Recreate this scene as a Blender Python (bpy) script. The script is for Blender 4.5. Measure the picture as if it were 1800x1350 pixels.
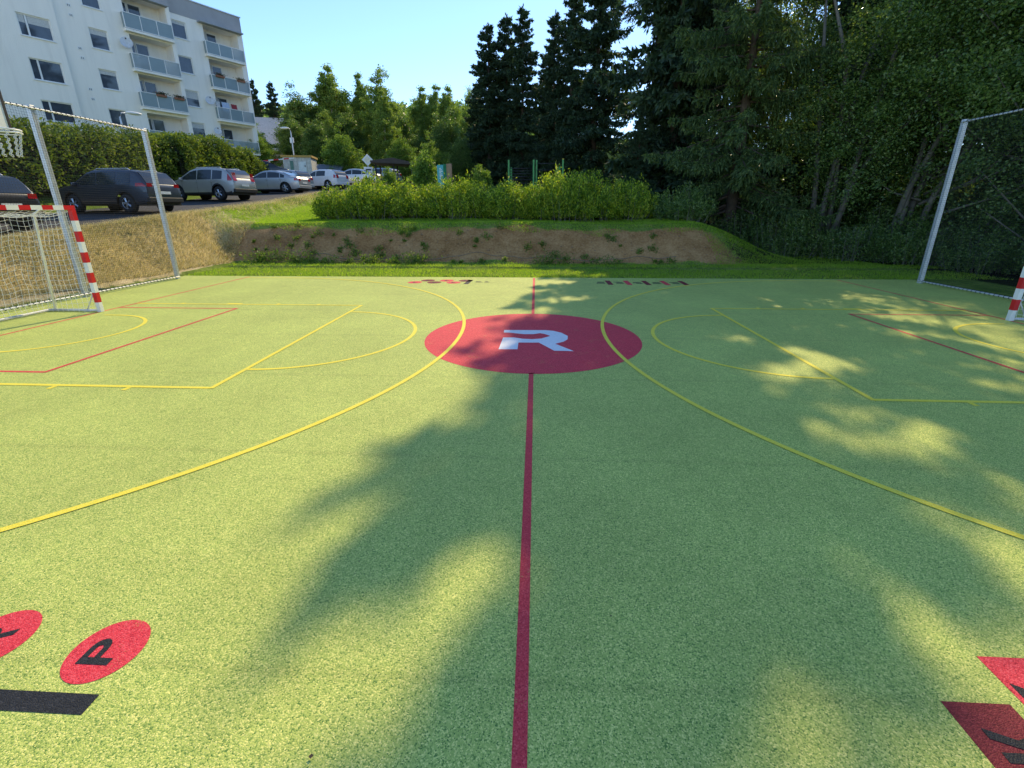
import bpy, math, random
import numpy as np
from mathutils import Vector, Matrix
R = math.radians
scene = bpy.context.scene
for o in list(bpy.data.objects): bpy.data.objects.remove(o)

# ---------------------------------------------------------------- camera, sky, sun, exposure
CAM = Vector((0.0345, -7.1523, 1.9971))
cam_d = bpy.data.cameras.new('camera'); cam = bpy.data.objects.new('camera', cam_d)
scene.collection.objects.link(cam); scene.camera = cam
cam_d.sensor_width = 36.0; cam_d.lens = 793.15 / 1800 * 36; cam_d.shift_y = -47.9 / 1800
cam_d.clip_start = 0.05; cam_d.clip_end = 2000
cam.location = CAM
cam.rotation_euler = (R(90) - 0.3162, 0.0018, 0.0509)

SUN_EL, SUN_AZ = R(38), R(15)            # azimuth measured from +Y towards +X
world = bpy.data.worlds.new('World'); scene.world = world; world.use_nodes = True
wn = world.node_tree.nodes; wl = world.node_tree.links
bg = wn['Background']; sky = wn.new('ShaderNodeTexSky'); sky.sky_type = 'NISHITA'; sky.sun_disc = False
sky.sun_elevation = SUN_EL; sky.sun_rotation = SUN_AZ; sky.altitude = 600; sky.air_density = 1.0; sky.dust_density = 0.1; sky.ozone_density = 4.8
wl.new(sky.outputs[0], bg.inputs[0]); bg.inputs[1].default_value = 0.143
sun_d = bpy.data.lights.new('sun', 'SUN'); sun = bpy.data.objects.new('sun', sun_d); scene.collection.objects.link(sun)
sun_d.energy = 2.65; sun_d.angle = R(0.47); sun_d.color = (1.0, 0.81, 0.48)
sdir = Vector((math.sin(SUN_AZ) * math.cos(SUN_EL), math.cos(SUN_AZ) * math.cos(SUN_EL), math.sin(SUN_EL)))
sun.rotation_euler = sdir.to_track_quat('Z', 'Y').to_euler(); sun.location = (10, 30, 40)
vs = scene.view_settings; vs.view_transform = 'Standard'; vs.look = 'None'; vs.gamma = 1.0; vs.use_curve_mapping = False
vs.exposure = 0.88
scene.render.engine = 'CYCLES'
scene.cycles.max_bounces = 5; scene.cycles.diffuse_bounces = 3; scene.cycles.glossy_bounces = 2; scene.cycles.transmission_bounces = 3; scene.cycles.transparent_max_bounces = 8

# ---------------------------------------------------------------- helpers
C = scene.collection
def ss(a, b, x): t = np.clip((np.asarray(x, float) - a) / (b - a), 0, 1); return t * t * (3 - 2 * t)
def link(o, parent=None):
    C.objects.link(o)
    if parent is not None: o.parent = parent
    return o
def tag(o, label=None, cat=None, group=None, kind=None):
    if label: o['label'] = label
    if cat: o['category'] = cat
    if group: o['group'] = group
    if kind: o['kind'] = kind
    return o
def empty(name, loc=(0, 0, 0), rz=0, label=None, cat=None, group=None):
    o = bpy.data.objects.new(name, None); C.objects.link(o); o.empty_display_size = 0.2
    o.location = loc; o.rotation_euler = (0, 0, rz)
    return tag(o, label, cat, group)
def copy_tree(o, parent=None):
    c = o.copy(); C.objects.link(c)
    if parent is not None: c.parent = parent
    for ch in list(o.children): copy_tree(ch, c)
    return c
class MB:
    def __init__(s): s.v = []; s.f = []
    def add(s, vs_, fs_):
        n = len(s.v); s.v += [tuple(map(float, p)) for p in vs_]; s.f += [tuple(i + n for i in f) for f in fs_]; return s
    def box(s, c, d, m=None):
        x, y, z = d[0] / 2, d[1] / 2, d[2] / 2
        vs_ = [Vector(p) for p in ((-x, -y, -z), (x, -y, -z), (x, y, -z), (-x, y, -z), (-x, -y, z), (x, -y, z), (x, y, z), (-x, y, z))]
        if m is not None: vs_ = [m @ p for p in vs_]
        return s.add([p + Vector(c) for p in vs_], [(3, 2, 1, 0), (4, 5, 6, 7), (0, 1, 5, 4), (1, 2, 6, 5), (2, 3, 7, 6), (3, 0, 4, 7)])
    def b2(s, a, b): return s.box([(a[i] + b[i]) / 2 for i in range(3)], [abs(b[i] - a[i]) for i in range(3)])
    def tube(s, pts, r, n=6, cap=True):
        P = [Vector(p) for p in pts]; rr = r if hasattr(r, '__len__') else [r] * len(P); rings = []
        for i, p in enumerate(P):
            d = (P[min(i + 1, len(P) - 1)] - P[max(i - 1, 0)]).normalized()
            u = d.cross(Vector((0, 0, 1)) if abs(d.z) < .9 else Vector((1, 0, 0))).normalized(); w = d.cross(u)
            rings.append([p + (u * math.cos(2 * math.pi * k / n) + w * math.sin(2 * math.pi * k / n)) * rr[i] for k in range(n)])
        vs_ = [q for g in rings for q in g]; fs_ = []
        for i in range(len(P) - 1):
            for k in range(n): fs_.append((i * n + k, i * n + (k + 1) % n, (i + 1) * n + (k + 1) % n, (i + 1) * n + k))
        if cap: fs_ += [tuple(range(n))[::-1], tuple(range((len(P) - 1) * n, len(P) * n))]
        return s.add(vs_, fs_)
    def ring(s, c, r, tr, n=24, m=6, ax=2):
        pts = [];
        for i in range(n):
            a = 2 * math.pi * i / n
            for k in range(m):
                b = 2 * math.pi * k / m; q = [(r + tr * math.cos(b)) * math.cos(a), (r + tr * math.cos(b)) * math.sin(a), tr * math.sin(b)]
                if ax == 0: q = [q[2], q[0], q[1]]
                if ax == 1: q = [q[0], q[2], q[1]]
                pts.append([q[j] + c[j] for j in range(3)])
        return s.add(pts, [(i * m + k, ((i + 1) % n) * m + k, ((i + 1) % n) * m + (k + 1) % m, i * m + (k + 1) % m) for i in range(n) for k in range(m)])
    def grid(s, G, close=False):
        nu, nv = len(G), len(G[0])
        return s.add([p for row in G for p in row], [(i * nv + j, (i + 1) * nv + j, (i + 1) * nv + j + 1, i * nv + j + 1) for i in range(nu - 1) for j in range(nv - 1)])
    def poly(s, pts): return s.add(pts, [tuple(range(len(pts)))])
    def disc(s, c, r, n=48, z=None):
        return s.poly([(c[0] + r * math.cos(2 * math.pi * k / n), c[1] + r * math.sin(2 * math.pi * k / n), c[2]) for k in range(n)])
    def build(s, name, mat, parent=None, smooth=False, bevel=0, kind=None):
        me = bpy.data.meshes.new(name); me.from_pydata(s.v, [], s.f); me.validate(); me.update()
        for m in (mat if isinstance(mat, (list, tuple)) else [mat]): me.materials.append(m)
        if smooth: me.polygons.foreach_set('use_smooth', [True] * len(me.polygons))
        o = bpy.data.objects.new(name, me); link(o, parent)
        if bevel:
            md = o.modifiers.new('bevel', 'BEVEL'); md.width = bevel; md.segments = 2; md.limit_method = 'ANGLE'
        if kind: o['kind'] = kind
        return o
def quads_obj(name, V, mat, parent=None, k=4):
    V = np.asarray(V, np.float32).reshape(-1, 3); n = len(V) // k
    me = bpy.data.meshes.new(name); me.vertices.add(len(V)); me.vertices.foreach_set('co', V.ravel())
    me.loops.add(len(V)); me.loops.foreach_set('vertex_index', np.arange(len(V), dtype=np.int32))
    me.polygons.add(n); me.polygons.foreach_set('loop_start', np.arange(0, len(V), k, dtype=np.int32))
    me.update(calc_edges=True); me.materials.append(mat)
    o = bpy.data.objects.new(name, me); return link(o, parent)
def unit(a): return a / (np.linalg.norm(a, axis=1, keepdims=True) + 1e-9)
def rhombs(P, A, l, w, rng):
    n = len(P); S = unit(np.cross(A, rng.normal(size=(n, 3)))); l = np.broadcast_to(np.asarray(l, float), (n,))[:, None]; w = np.broadcast_to(np.asarray(w, float), (n,))[:, None]
    return np.stack([P, P + A * l * .45 + S * w * .5, P + A * l, P + A * l * .45 - S * w * .5], 1).reshape(-1, 3)

# ---------------------------------------------------------------- materials
MATS = {}
def nodes(name):
    m = bpy.data.materials.new(name); m.use_nodes = True; nt = m.node_tree; return m, nt.nodes, nt.links, nt.nodes['Principled BSDF']
def ramp(n, stops):
    r = n.new('ShaderNodeValToRGB'); e = r.color_ramp.elements
    while len(e) < len(stops): e.new(.5)
    for i, (p, c) in enumerate(stops): e[i].position = p; e[i].color = (*c, 1)
    return r
def noise(n, l, scale, detail=3, rough=.55, coord='Object', src=None):
    t = n.new('ShaderNodeTexNoise'); t.inputs['Scale'].default_value = scale; t.inputs['Detail'].default_value = detail; t.inputs['Roughness'].default_value = rough
    if src is None:
        tc = n.new('ShaderNodeTexCoord'); src = tc.outputs[coord]
    l.new(src, t.inputs['Vector']); return t
def pm(name, col, rough=.6, metal=0., var=.12, scale=6., bump=0., bscale=40., spec=.5, coat=0.):
    if name in MATS: return MATS[name]
    m, n, l, b = nodes(name)
    t = noise(n, l, scale)
    c1 = [max(0, x * (1 - var)) for x in col]; c2 = [min(1, x * (1 + var)) for x in col]
    r = ramp(n, [(.3, c1), (.7, c2)]); l.new(t.outputs['Fac'], r.inputs[0]); l.new(r.outputs[0], b.inputs['Base Color'])
    b.inputs['Roughness'].default_value = rough; b.inputs['Metallic'].default_value = metal; b.inputs['Specular IOR Level'].default_value = spec
    if coat: b.inputs['Coat Weight'].default_value = coat; b.inputs['Coat Roughness'].default_value = .06
    if bump:
        t2 = noise(n, l, bscale, 4); bp = n.new('ShaderNodeBump'); bp.inputs['Strength'].default_value = bump; bp.inputs['Distance'].default_value = .02
        l.new(t2.outputs['Fac'], bp.inputs['Height']); l.new(bp.outputs[0], b.inputs['Normal'])
    MATS[name] = m; return m
def foliage(name, cols, trans=.3, rough=.55, tint=(1.25, 1.25, .55)):
    m, n, l, b = nodes(name)
    g = n.new('ShaderNodeNewGeometry'); t = noise(n, l, .7, 2)
    mx = n.new('ShaderNodeMath'); mx.operation = 'MULTIPLY_ADD'; mx.inputs[1].default_value = .6; l.new(g.outputs['Random Per Island'], mx.inputs[0])
    m2 = n.new('ShaderNodeMath'); m2.operation = 'MULTIPLY'; m2.inputs[1].default_value = .4; l.new(t.outputs['Fac'], m2.inputs[0]); l.new(m2.outputs[0], mx.inputs[2])
    k = len(cols); r = ramp(n, [(.12 + .76 * i / (k - 1), c) for i, c in enumerate(cols)]); l.new(mx.outputs[0], r.inputs[0])
    l.new(r.outputs[0], b.inputs['Base Color']); b.inputs['Roughness'].default_value = rough; b.inputs['Specular IOR Level'].default_value = .5
    tr = n.new('ShaderNodeBsdfTranslucent'); mc = n.new('ShaderNodeMix'); mc.data_type = 'RGBA'; mc.blend_type = 'MULTIPLY'; mc.inputs[0].default_value = 1
    l.new(r.outputs[0], mc.inputs[6]); mc.inputs[7].default_value = (*tint, 1); l.new(mc.outputs[2], tr.inputs[0])
    ms = n.new('ShaderNodeMixShader'); ms.inputs[0].default_value = trans; l.new(b.outputs[0], ms.inputs[1]); l.new(tr.outputs[0], ms.inputs[2])
    l.new(ms.outputs[0], n['Material Output'].inputs[0]); return m
def granule(name, dark, mid, lite, big=.16, wear=None, seams=False):
    """cast rubber-granule sports floor: speckle of coloured grains, soft stains, scuffs, worn paint"""
    m, n, l, b = nodes(name)
    tc = n.new('ShaderNodeTexCoord'); v = n.new('ShaderNodeTexVoronoi'); v.inputs['Scale'].default_value = 185; l.new(tc.outputs['Object'], v.inputs['Vector'])
    sx = n.new('ShaderNodeSeparateColor'); l.new(v.outputs['Color'], sx.inputs[0])
    r = ramp(n, [(.0, dark), (.35, mid), (.65, mid), (1., lite)]); l.new(sx.outputs[0], r.inputs[0]); cur = r.outputs[0]
    if wear:
        w1 = noise(n, l, 3.0, 6, .7); wa = n.new('ShaderNodeMath'); wa.operation = 'MULTIPLY_ADD'; wa.inputs[1].default_value = .34; l.new(sx.outputs[1], wa.inputs[0]); l.new(w1.outputs['Fac'], wa.inputs[2])
        wm = n.new('ShaderNodeMapRange'); wm.inputs[1].default_value = .88; wm.inputs[2].default_value = 1.0; wm.inputs[4].default_value = .6; l.new(wa.outputs[0], wm.inputs[0])
        mw = n.new('ShaderNodeMix'); mw.data_type = 'RGBA'; l.new(wm.outputs[0], mw.inputs[0]); l.new(cur, mw.inputs[6]); mw.inputs[7].default_value = (*wear, 1); cur = mw.outputs[2]
    t = noise(n, l, .55, 6, .65); t3 = noise(n, l, 7, 5, .65)
    a = n.new('ShaderNodeMath'); a.operation = 'MULTIPLY_ADD'; a.inputs[1].default_value = .5; l.new(t3.outputs['Fac'], a.inputs[0]); l.new(t.outputs['Fac'], a.inputs[2])
    mr = n.new('ShaderNodeMapRange'); mr.inputs[1].default_value = .5; mr.inputs[2].default_value = 1.0; mr.inputs[3].default_value = 1 - big; mr.inputs[4].default_value = 1 + big; l.new(a.outputs[0], mr.inputs[0])
    fac = mr.outputs[0]
    if seams:
        # faint laying joints across the court every 1.9 m and scattered darker scuffs
        sp_ = n.new('ShaderNodeSeparateXYZ'); l.new(tc.outputs['Object'], sp_.inputs[0])
        md = n.new('ShaderNodeMath'); md.operation = 'PINGPONG'; md.inputs[1].default_value = .95; l.new(sp_.outputs[1], md.inputs[0])
        sm = n.new('ShaderNodeMapRange'); sm.inputs[1].default_value = 0; sm.inputs[2].default_value = .045; sm.inputs[3].default_value = .90; sm.inputs[4].default_value = 1.0; l.new(md.outputs[0], sm.inputs[0])
        mp = n.new('ShaderNodeMapping'); mp.inputs['Scale'].default_value = (1.6, .45, 1); l.new(tc.outputs['Object'], mp.inputs[0])
        sc = noise(n, l, 1.5, 7, .72, src=mp.outputs[0]); sr = n.new('ShaderNodeMapRange'); sr.inputs[1].default_value = .62; sr.inputs[2].default_value = .78; sr.inputs[3].default_value = 1.0; sr.inputs[4].default_value = .80; l.new(sc.outputs['Fac'], sr.inputs[0])
        lt = noise(n, l, 2.2, 6, .7); lr = n.new('ShaderNodeMapRange'); lr.inputs[1].default_value = .64; lr.inputs[2].default_value = .76; lr.inputs[3].default_value = 1.0; lr.inputs[4].default_value = 1.13; l.new(lt.outputs['Fac'], lr.inputs[0])
        for o_ in (sm, sr, lr):
            mm = n.new('ShaderNodeMath'); mm.operation = 'MULTIPLY'; l.new(fac, mm.inputs[0]); l.new(o_.outputs[0], mm.inputs[1]); fac = mm.outputs[0]
    mc = n.new('ShaderNodeMix'); mc.data_type = 'RGBA'; mc.blend_type = 'MULTIPLY'; mc.inputs[0].default_value = 1
    l.new(cur, mc.inputs[6]); l.new(fac, mc.inputs[7]); l.new(mc.outputs[2], b.inputs['Base Color'])
    b.inputs['Roughness'].default_value = .7; b.inputs['Specular IOR Level'].default_value = .32
    bp = n.new('ShaderNodeBump'); bp.inputs['Strength'].default_value = .6; bp.inputs['Distance'].default_value = .004
    l.new(v.outputs['Distance'], bp.inputs['Height']); bp.invert = True; l.new(bp.outputs[0], b.inputs['Normal'])
    return m
CG = (.44, .56, .12)
M_COURT = granule('court_green', (.10, .22, .038), (.465, .55, .118), (.88, .83, .25), .15, None, True)
M_RED = granule('court_red', (.46, .012, .03), (.76, .045, .065), (.90, .12, .14), .08, CG)
M_DRED = granule('court_dark_red', (.12, .008, .012), (.20, .018, .024), (.30, .04, .045), .08, CG)
M_YEL = granule('court_yellow', (.80, .64, .04), (.92, .78, .07), (.95, .86, .15), .05, CG)
M_LRED = granule('court_line_red', (.54, .022, .04), (.76, .055, .065), (.88, .12, .12), .08, CG)
M_BLACK = granule('court_black', (.008, .009, .011), (.018, .02, .023), (.04, .042, .048), .08)
M_WHITE = granule('court_white', (.70, .70, .70), (.86, .86, .86), (.93, .93, .93), .05, (.7, .45, .45))
M_WPAINT = pm('white_paint', (.82, .82, .80), .4, 0, .06, 5)
M_RPAINT = pm('red_paint', (.62, .012, .02), .4, 0, .08, 5)
M_GALV = pm('galvanised_steel', (.62, .64, .66), .42, .35, .10, 9)
M_NETW = pm('white_twine', (.80, .79, .76), .8, 0, .05, 20)
M_NETD = pm('dark_twine', (.02, .022, .028), .8, 0, .1, 20)
M_RENDER = pm('white_render', (.88, .86, .82), .9, 0, .05, 1.2, .35, 25)
def stained(name, col):
    m, n, l, b = nodes(name); tc = n.new('ShaderNodeTexCoord'); mp = n.new('ShaderNodeMapping'); mp.inputs['Scale'].default_value = (1.6, 1.6, .16); l.new(tc.outputs['Object'], mp.inputs[0])
    t = noise(n, l, 1.2, 7, .65, src=mp.outputs[0]); r = ramp(n, [(.34, [c * .93 for c in col]), (.5, col), (.75, [min(1, c * 1.04) for c in col])]); l.new(t.outputs['Fac'], r.inputs[0]); l.new(r.outputs[0], b.inputs['Base Color']); b.inputs['Roughness'].default_value = .92
    t2 = noise(n, l, 22, 4); bp = n.new('ShaderNodeBump'); bp.inputs['Strength'].default_value = .5; bp.inputs['Distance'].default_value = .03; l.new(t2.outputs['Fac'], bp.inputs['Height']); l.new(bp.outputs[0], b.inputs['Normal']); return m
M_RENDER = stained('stained_white_render', (.93, .88, .80))
M_GREYR = pm('grey_render', (.36, .36, .37), .9, 0, .06, 1.5, .3, 25)
M_FRAME = pm('window_frame_white', (.80, .80, .79), .45, 0, .03)
M_PANE = pm('window_glass', (.06, .075, .10), .04, 0, .15, 3, spec=.9)
M_CURTAIN = pm('curtain', (.55, .55, .54), .8, 0, .15, 14)
M_DARKIN = pm('dark_interior', (.02, .022, .026), .7)
M_ASPH = pm('asphalt', (.055, .055, .057), .9, 0, .25, 3, .3, 60)
M_TYRE = pm('tyre_rubber', (.018, .018, .019), .8)
M_RIM = pm('alloy_rim', (.60, .61, .63), .3, .8, .05)
M_CGLASS = pm('car_glass', (.02, .028, .036), .08, 0, .2, 2, spec=.6)
M_PLAST = pm('black_plastic', (.02, .02, .021), .55)
M_TAIL = pm('tail_light', (.42, .008, .012), .15, 0, .1, 6, coat=.6)
M_PLATE = pm('plate_white', (.78, .78, .76), .4)
M_BARK = pm('bark_brown', (.085, .062, .045), .95, 0, .35, 5, .8, 14)
M_BARKG = pm('bark_grey', (.17, .155, .13), .9, 0, .35, 4, .6, 16)
M_BIRCH = pm('bark_birch', (.50, .48, .44), .8, 0, .45, 3)
M_CONC = pm('concrete', (.42, .41, .39), .9, 0, .12, 4, .2)
def frosted(name, col, alpha):
    m, n, l, b = nodes(name)
    t = noise(n, l, 2.0); r = ramp(n, [(.3, [c * .92 for c in col]), (.7, col)]); l.new(t.outputs['Fac'], r.inputs[0]); l.new(r.outputs[0], b.inputs['Base Color'])
    b.inputs['Roughness'].default_value = .25; b.inputs['Alpha'].default_value = alpha; return m
M_BALC = frosted('balcony_frosted_glass', (.27, .35, .38), .88)
M_BALC2 = frosted('balcony_clear_glass', (.42, .50, .53), .45)
F_SPRUCE = foliage('spruce_needles', [(.032, .07, .026), (.07, .13, .04), (.13, .20, .06), (.22, .29, .09)], .40, .6)
F_SPRUCED = foliage('dark_spruce_needles', [(.024, .054, .03), (.044, .086, .042), (.08, .135, .055)], .3, .6)
F_LEAF = foliage('leaf_green', [(.06, .13, .02), (.12, .22, .034), (.22, .34, .055), (.36, .46, .10)], .5)
F_LEAFD = foliage('leaf_dark', [(.045, .10, .025), (.09, .165, .04), (.155, .25, .06), (.27, .36, .11)], .5, .4)
F_LEAFR = foliage('leaf_glossy', [(.045, .10, .028), (.10, .18, .045), (.18, .28, .07), (.34, .44, .15)], .48, .28)
F_BIRCH = foliage('leaf_birch', [(.09, .16, .03), (.16, .25, .045), (.27, .37, .07), (.40, .48, .12)], .5)
F_SHRUB = foliage('leaf_shrub', [(.045, .115, .012), (.13, .24, .02), (.34, .46, .035), (.66, .66, .075)], .45)
F_HEDGE = foliage('leaf_hedge', [(.05, .10, .018), (.10, .165, .028), (.18, .24, .04), (.27, .32, .07)], .42)
F_GRASS = foliage('grass_blades', [(.17, .33, .022), (.28, .47, .032), (.40, .57, .05), (.54, .60, .13)], .6)
F_STRAW = foliage('straw_blades', [(.20, .27, .06), (.46, .41, .18), (.76, .66, .40), (.88, .80, .56)], .5, tint=(1.1, 1.05, .8))
F_WEED = foliage('weed_leaves', [(.06, .13, .02), (.13, .22, .035), (.26, .32, .07)], .45)

# ---------------------------------------------------------------- terrain
def wob(x, y, s, k=0.):
    return np.sin(x * s + 1.7 * k + 1.3 * np.sin(y * s * .7 + k)) * np.cos(y * s * 1.1 - .6 * k + .9 * np.sin(x * s * .6))
def Lh(y): return np.maximum(.75, 1.75 + .086 * (np.asarray(y, float) - 10))
def H(x, y):
    x = np.asarray(x, float); y = np.asarray(y, float)
    toe = 9.55 + .16 * wob(x, y * 0, .8) + .25 * ss(5, 8, x)
    bh = 1.5 * (1 - ss(5.8, 10.6, x)) + .07 * wob(x, y, .5, 2.)
    t = np.clip((y - toe) / 1.95, 0, 1); t = .6 * t + .4 * t * t * (3 - 2 * t)
    bank = bh * t + .05 * wob(x, y, 2.3, 1.) * ss(0, .3, t) * (1 - ss(.8, 1, t))
    rise = .083 * np.maximum(0, y - 12.2) * (1 - .72 * ss(4, 13, x))
    tl = np.clip((-11.35 - x + .18 * wob(x * 0, y, .9)) / 2.2, 0, 1); tl = .55 * tl + .45 * tl * tl * (3 - 2 * tl)
    left = Lh(y) * tl + .06 * wob(x, y, 1.9, 3.) * ss(0, .2, tl) * (1 - ss(.75, 1, tl)) + 1.1 * ss(-19.2, -23, x)
    a, b = bank + rise, left; k = .35
    h = np.clip(.5 + .5 * (a - b) / k, 0, 1); z = b * (1 - h) + a * h + k * h * (1 - h) * .9
    z = np.where((y < 8.8) & (x > -11.2), 0, z)
    z = z - .25 * ss(12, 15, x) * 0 + .9 * ss(14, 26, x) * ss(-6, 12, y)
    z = z + 16 * ss(70, 190, y) + .10 * wob(x, y, .25, 4.) * ss(14, 22, y)
    return z
def nz(x, y): return float(H(x, y))
gx = np.concatenate([np.arange(-190, -46, 6.), np.arange(-46, -22, 1.), np.arange(-22, -9, .17), np.arange(-9, 9, .22), np.arange(9, 16, .3), np.arange(16, 46, 1.5), np.arange(46, 191, 6.)])
gy = np.concatenate([np.arange(-70, -12, 6.), np.arange(-12, 6.5, .6), np.arange(6.5, 14, .14), np.arange(14, 24, .35), np.arange(24, 66, 1.2), np.arange(66, 320, 7.)])
GX, GY = np.meshgrid(gx, gy, indexing='ij'); GZ = H(GX, GY)
inside = (np.abs(GX) < 11.3) & (GY < 7.0)
GZ = np.where(inside, -.06, GZ)
nu, nv = GX.shape
me = bpy.data.meshes.new('ground'); idx = np.arange(nu * nv).reshape(nu, nv)
F = np.stack([idx[:-1, :-1], idx[1:, :-1], idx[1:, 1:], idx[:-1, 1:]], -1).reshape(-1, 4)
me.vertices.add(nu * nv); me.vertices.foreach_set('co', np.stack([GX, GY, GZ], -1).astype(np.float32).ravel())
me.loops.add(F.size); me.loops.foreach_set('vertex_index', F.astype(np.int32).ravel()); me.polygons.add(len(F)); me.polygons.foreach_set('loop_start', np.arange(0, F.size, 4, dtype=np.int32))
me.update(calc_edges=True); me.polygons.foreach_set('use_smooth', [True] * len(F))
# zones: straw slope, bare earth bank, forest litter plus shade painted onto the mound
z_straw = ss(-11.2, -11.6, GX) * (1 - ss(-13.9, -15.2, GX) * 0) * (1 - ss(9.5, 13.5, GY + .8 * wob(GX, GY, .9))) + .45 * ss(-11.3, -12, GX) * ss(-14.6, -13.2, GX)
z_dirt = ss(9.55, 9.8, GY + .12 * wob(GX, GY, 2.7)) * (1 - ss(11.0, 11.35, GY + .15 * wob(GX, GY, 2.1))) * (1 - ss(5.8, 9.4, GX + (GY - 9.7) * .9 + .7 * wob(GX, GY, 1.6))) * ss(-12.6, -11.6, GX)
z_litter_shade = .56 * ss(5.5, 8, GX) * ss(9.2, 10, GY) + ss(9, 13, GX) * ss(10.5, 12.5, GY + .4 * (GX - 9)) + ss(12.2, 13.5, GX) + ss(4.5, 7.5, GX) * ss(12.5, 14, GY) + ss(-3, 3, GX) * ss(30, 36, GY) + ss(52, 60, GY)  # leading term darkens the mound turf, tree shade put into its colour
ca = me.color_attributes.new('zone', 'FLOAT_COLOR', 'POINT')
col = np.stack([np.clip(z_straw, 0, 1), np.clip(z_dirt, 0, 1), np.clip(z_litter_shade, 0, 1), np.ones_like(GX)], -1).astype(np.float32); ca.data.foreach_set('color', col.ravel())
m, n, l, b = nodes('ground_soil_and_turf')
at = n.new('ShaderNodeAttribute'); at.attribute_name = 'zone'; sp = n.new('ShaderNodeSeparateColor'); l.new(at.outputs['Color'], sp.inputs[0])
t1 = noise(n, l, 1.3, 6, .65); t2 = noise(n, l, 14, 6, .7); t3 = noise(n, l, 5, 5, .7)
mxn = n.new('ShaderNodeMath'); mxn.operation = 'MULTIPLY_ADD'; mxn.inputs[1].default_value = .5; l.new(t2.outputs['Fac'], mxn.inputs[0])
h1 = n.new('ShaderNodeMath'); h1.operation = 'MULTIPLY'; h1.inputs[1].default_value = .5; l.new(t1.outputs['Fac'], h1.inputs[0]); l.new(h1.outputs[0], mxn.inputs[2])
rg = ramp(n, [(.3, (.045, .07, .018)), (.46, (.12, .18, .034)), (.6, (.22, .27, .06)), (.74, (.36, .31, .14))])
rs = ramp(n, [(.3, (.18, .18, .07)), (.44, (.42, .35, .18)), (.58, (.68, .56, .33)), (.75, (.82, .72, .48))])
rd = ramp(n, [(.3, (.13, .062, .024)), (.46, (.33, .175, .07)), (.58, (.46, .265, .115)), (.72, (.58, .38, .19))])
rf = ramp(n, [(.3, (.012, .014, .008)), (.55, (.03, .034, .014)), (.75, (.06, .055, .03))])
for r_ in (rg, rs, rd, rf): l.new(mxn.outputs[0], r_.inputs[0])
cur = rg.outputs[0]
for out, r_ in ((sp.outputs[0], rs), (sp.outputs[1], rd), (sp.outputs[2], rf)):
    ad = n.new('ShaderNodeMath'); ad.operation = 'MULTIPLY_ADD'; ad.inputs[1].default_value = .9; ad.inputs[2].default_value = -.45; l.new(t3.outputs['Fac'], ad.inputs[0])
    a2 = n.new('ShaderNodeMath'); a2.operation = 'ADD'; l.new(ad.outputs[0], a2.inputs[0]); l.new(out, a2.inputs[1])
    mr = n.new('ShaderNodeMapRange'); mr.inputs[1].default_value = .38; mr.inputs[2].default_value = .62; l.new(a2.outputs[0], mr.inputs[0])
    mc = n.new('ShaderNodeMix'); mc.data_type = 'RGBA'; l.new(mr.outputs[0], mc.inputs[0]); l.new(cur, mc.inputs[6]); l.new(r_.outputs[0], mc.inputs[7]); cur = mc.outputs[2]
l.new(cur, b.inputs['Base Color']); b.inputs['Roughness'].default_value = .95; b.inputs['Specular IOR Level'].default_value = .0
bp = n.new('ShaderNodeBump'); bp.inputs['Strength'].default_value = .8; bp.inputs['Distance'].default_value = .06; l.new(mxn.outputs[0], bp.inputs['Height']); l.new(bp.outputs[0], b.inputs['Normal'])
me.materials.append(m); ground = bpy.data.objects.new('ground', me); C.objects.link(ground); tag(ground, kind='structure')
# car park and lane, laid on the terrain
def sheet(name, xs, ys, dz, mat, keep=None):
    mb = MB(); G = [[(x, y, nz(x, y) + dz) for y in ys] for x in xs]; mb.grid(G); o = mb.build(name, mat, None, True, kind='structure'); return o
sheet('car_park', np.linspace(-19.4, -13.7, 20), np.linspace(-6, 46, 90), .035, M_ASPH)
sheet('access_road', np.linspace(-13.68, 3, 30), np.linspace(26.5, 31.5, 12), .03, M_ASPH)

# ---------------------------------------------------------------- court with painted markings
YF = 6.78
court = MB().b2((-11.12, -13, -.12), (11.12, YF, 0)).build('sports_court', M_COURT); tag(court, kind='structure')
Z1, Z2, Z3 = .0018, .0036, .0054
def line(name, a, b, w, mat, z=Z1):
    a, b = Vector(a), Vector(b); d = (b - a).normalized(); s = Vector((-d.y, d.x)) * w / 2
    return MB().poly([(*(a - s), z), (*(b - s), z), (*(b + s), z), (*(a + s), z)]).build(name, mat, court)
def arc(name, c, r, a0, a1, w, mat, z=Z1, n=72):
    mb = MB(); G = []
    for i in range(n + 1):
        a = R(a0 + (a1 - a0) * i / n); G.append([(c[0] + (r + s * w / 2) * math.cos(a), c[1] + (r + s * w / 2) * math.sin(a), z) for s in (-1, 1)])
    return mb.grid(G).build(name, mat, court)
BX, KW, FTX, AC, AR = 8.9, 2.40, 3.75, 7.61, 6.41
line('center_line', (0, -12), (0, -1.72), .06, M_LRED); line('center_line', (0, 1.72), (0, YF - .1), .06, M_LRED)
MB().disc((0, -.01, Z1), 1.74, 96).build('center_disc', M_RED, court)
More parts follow.
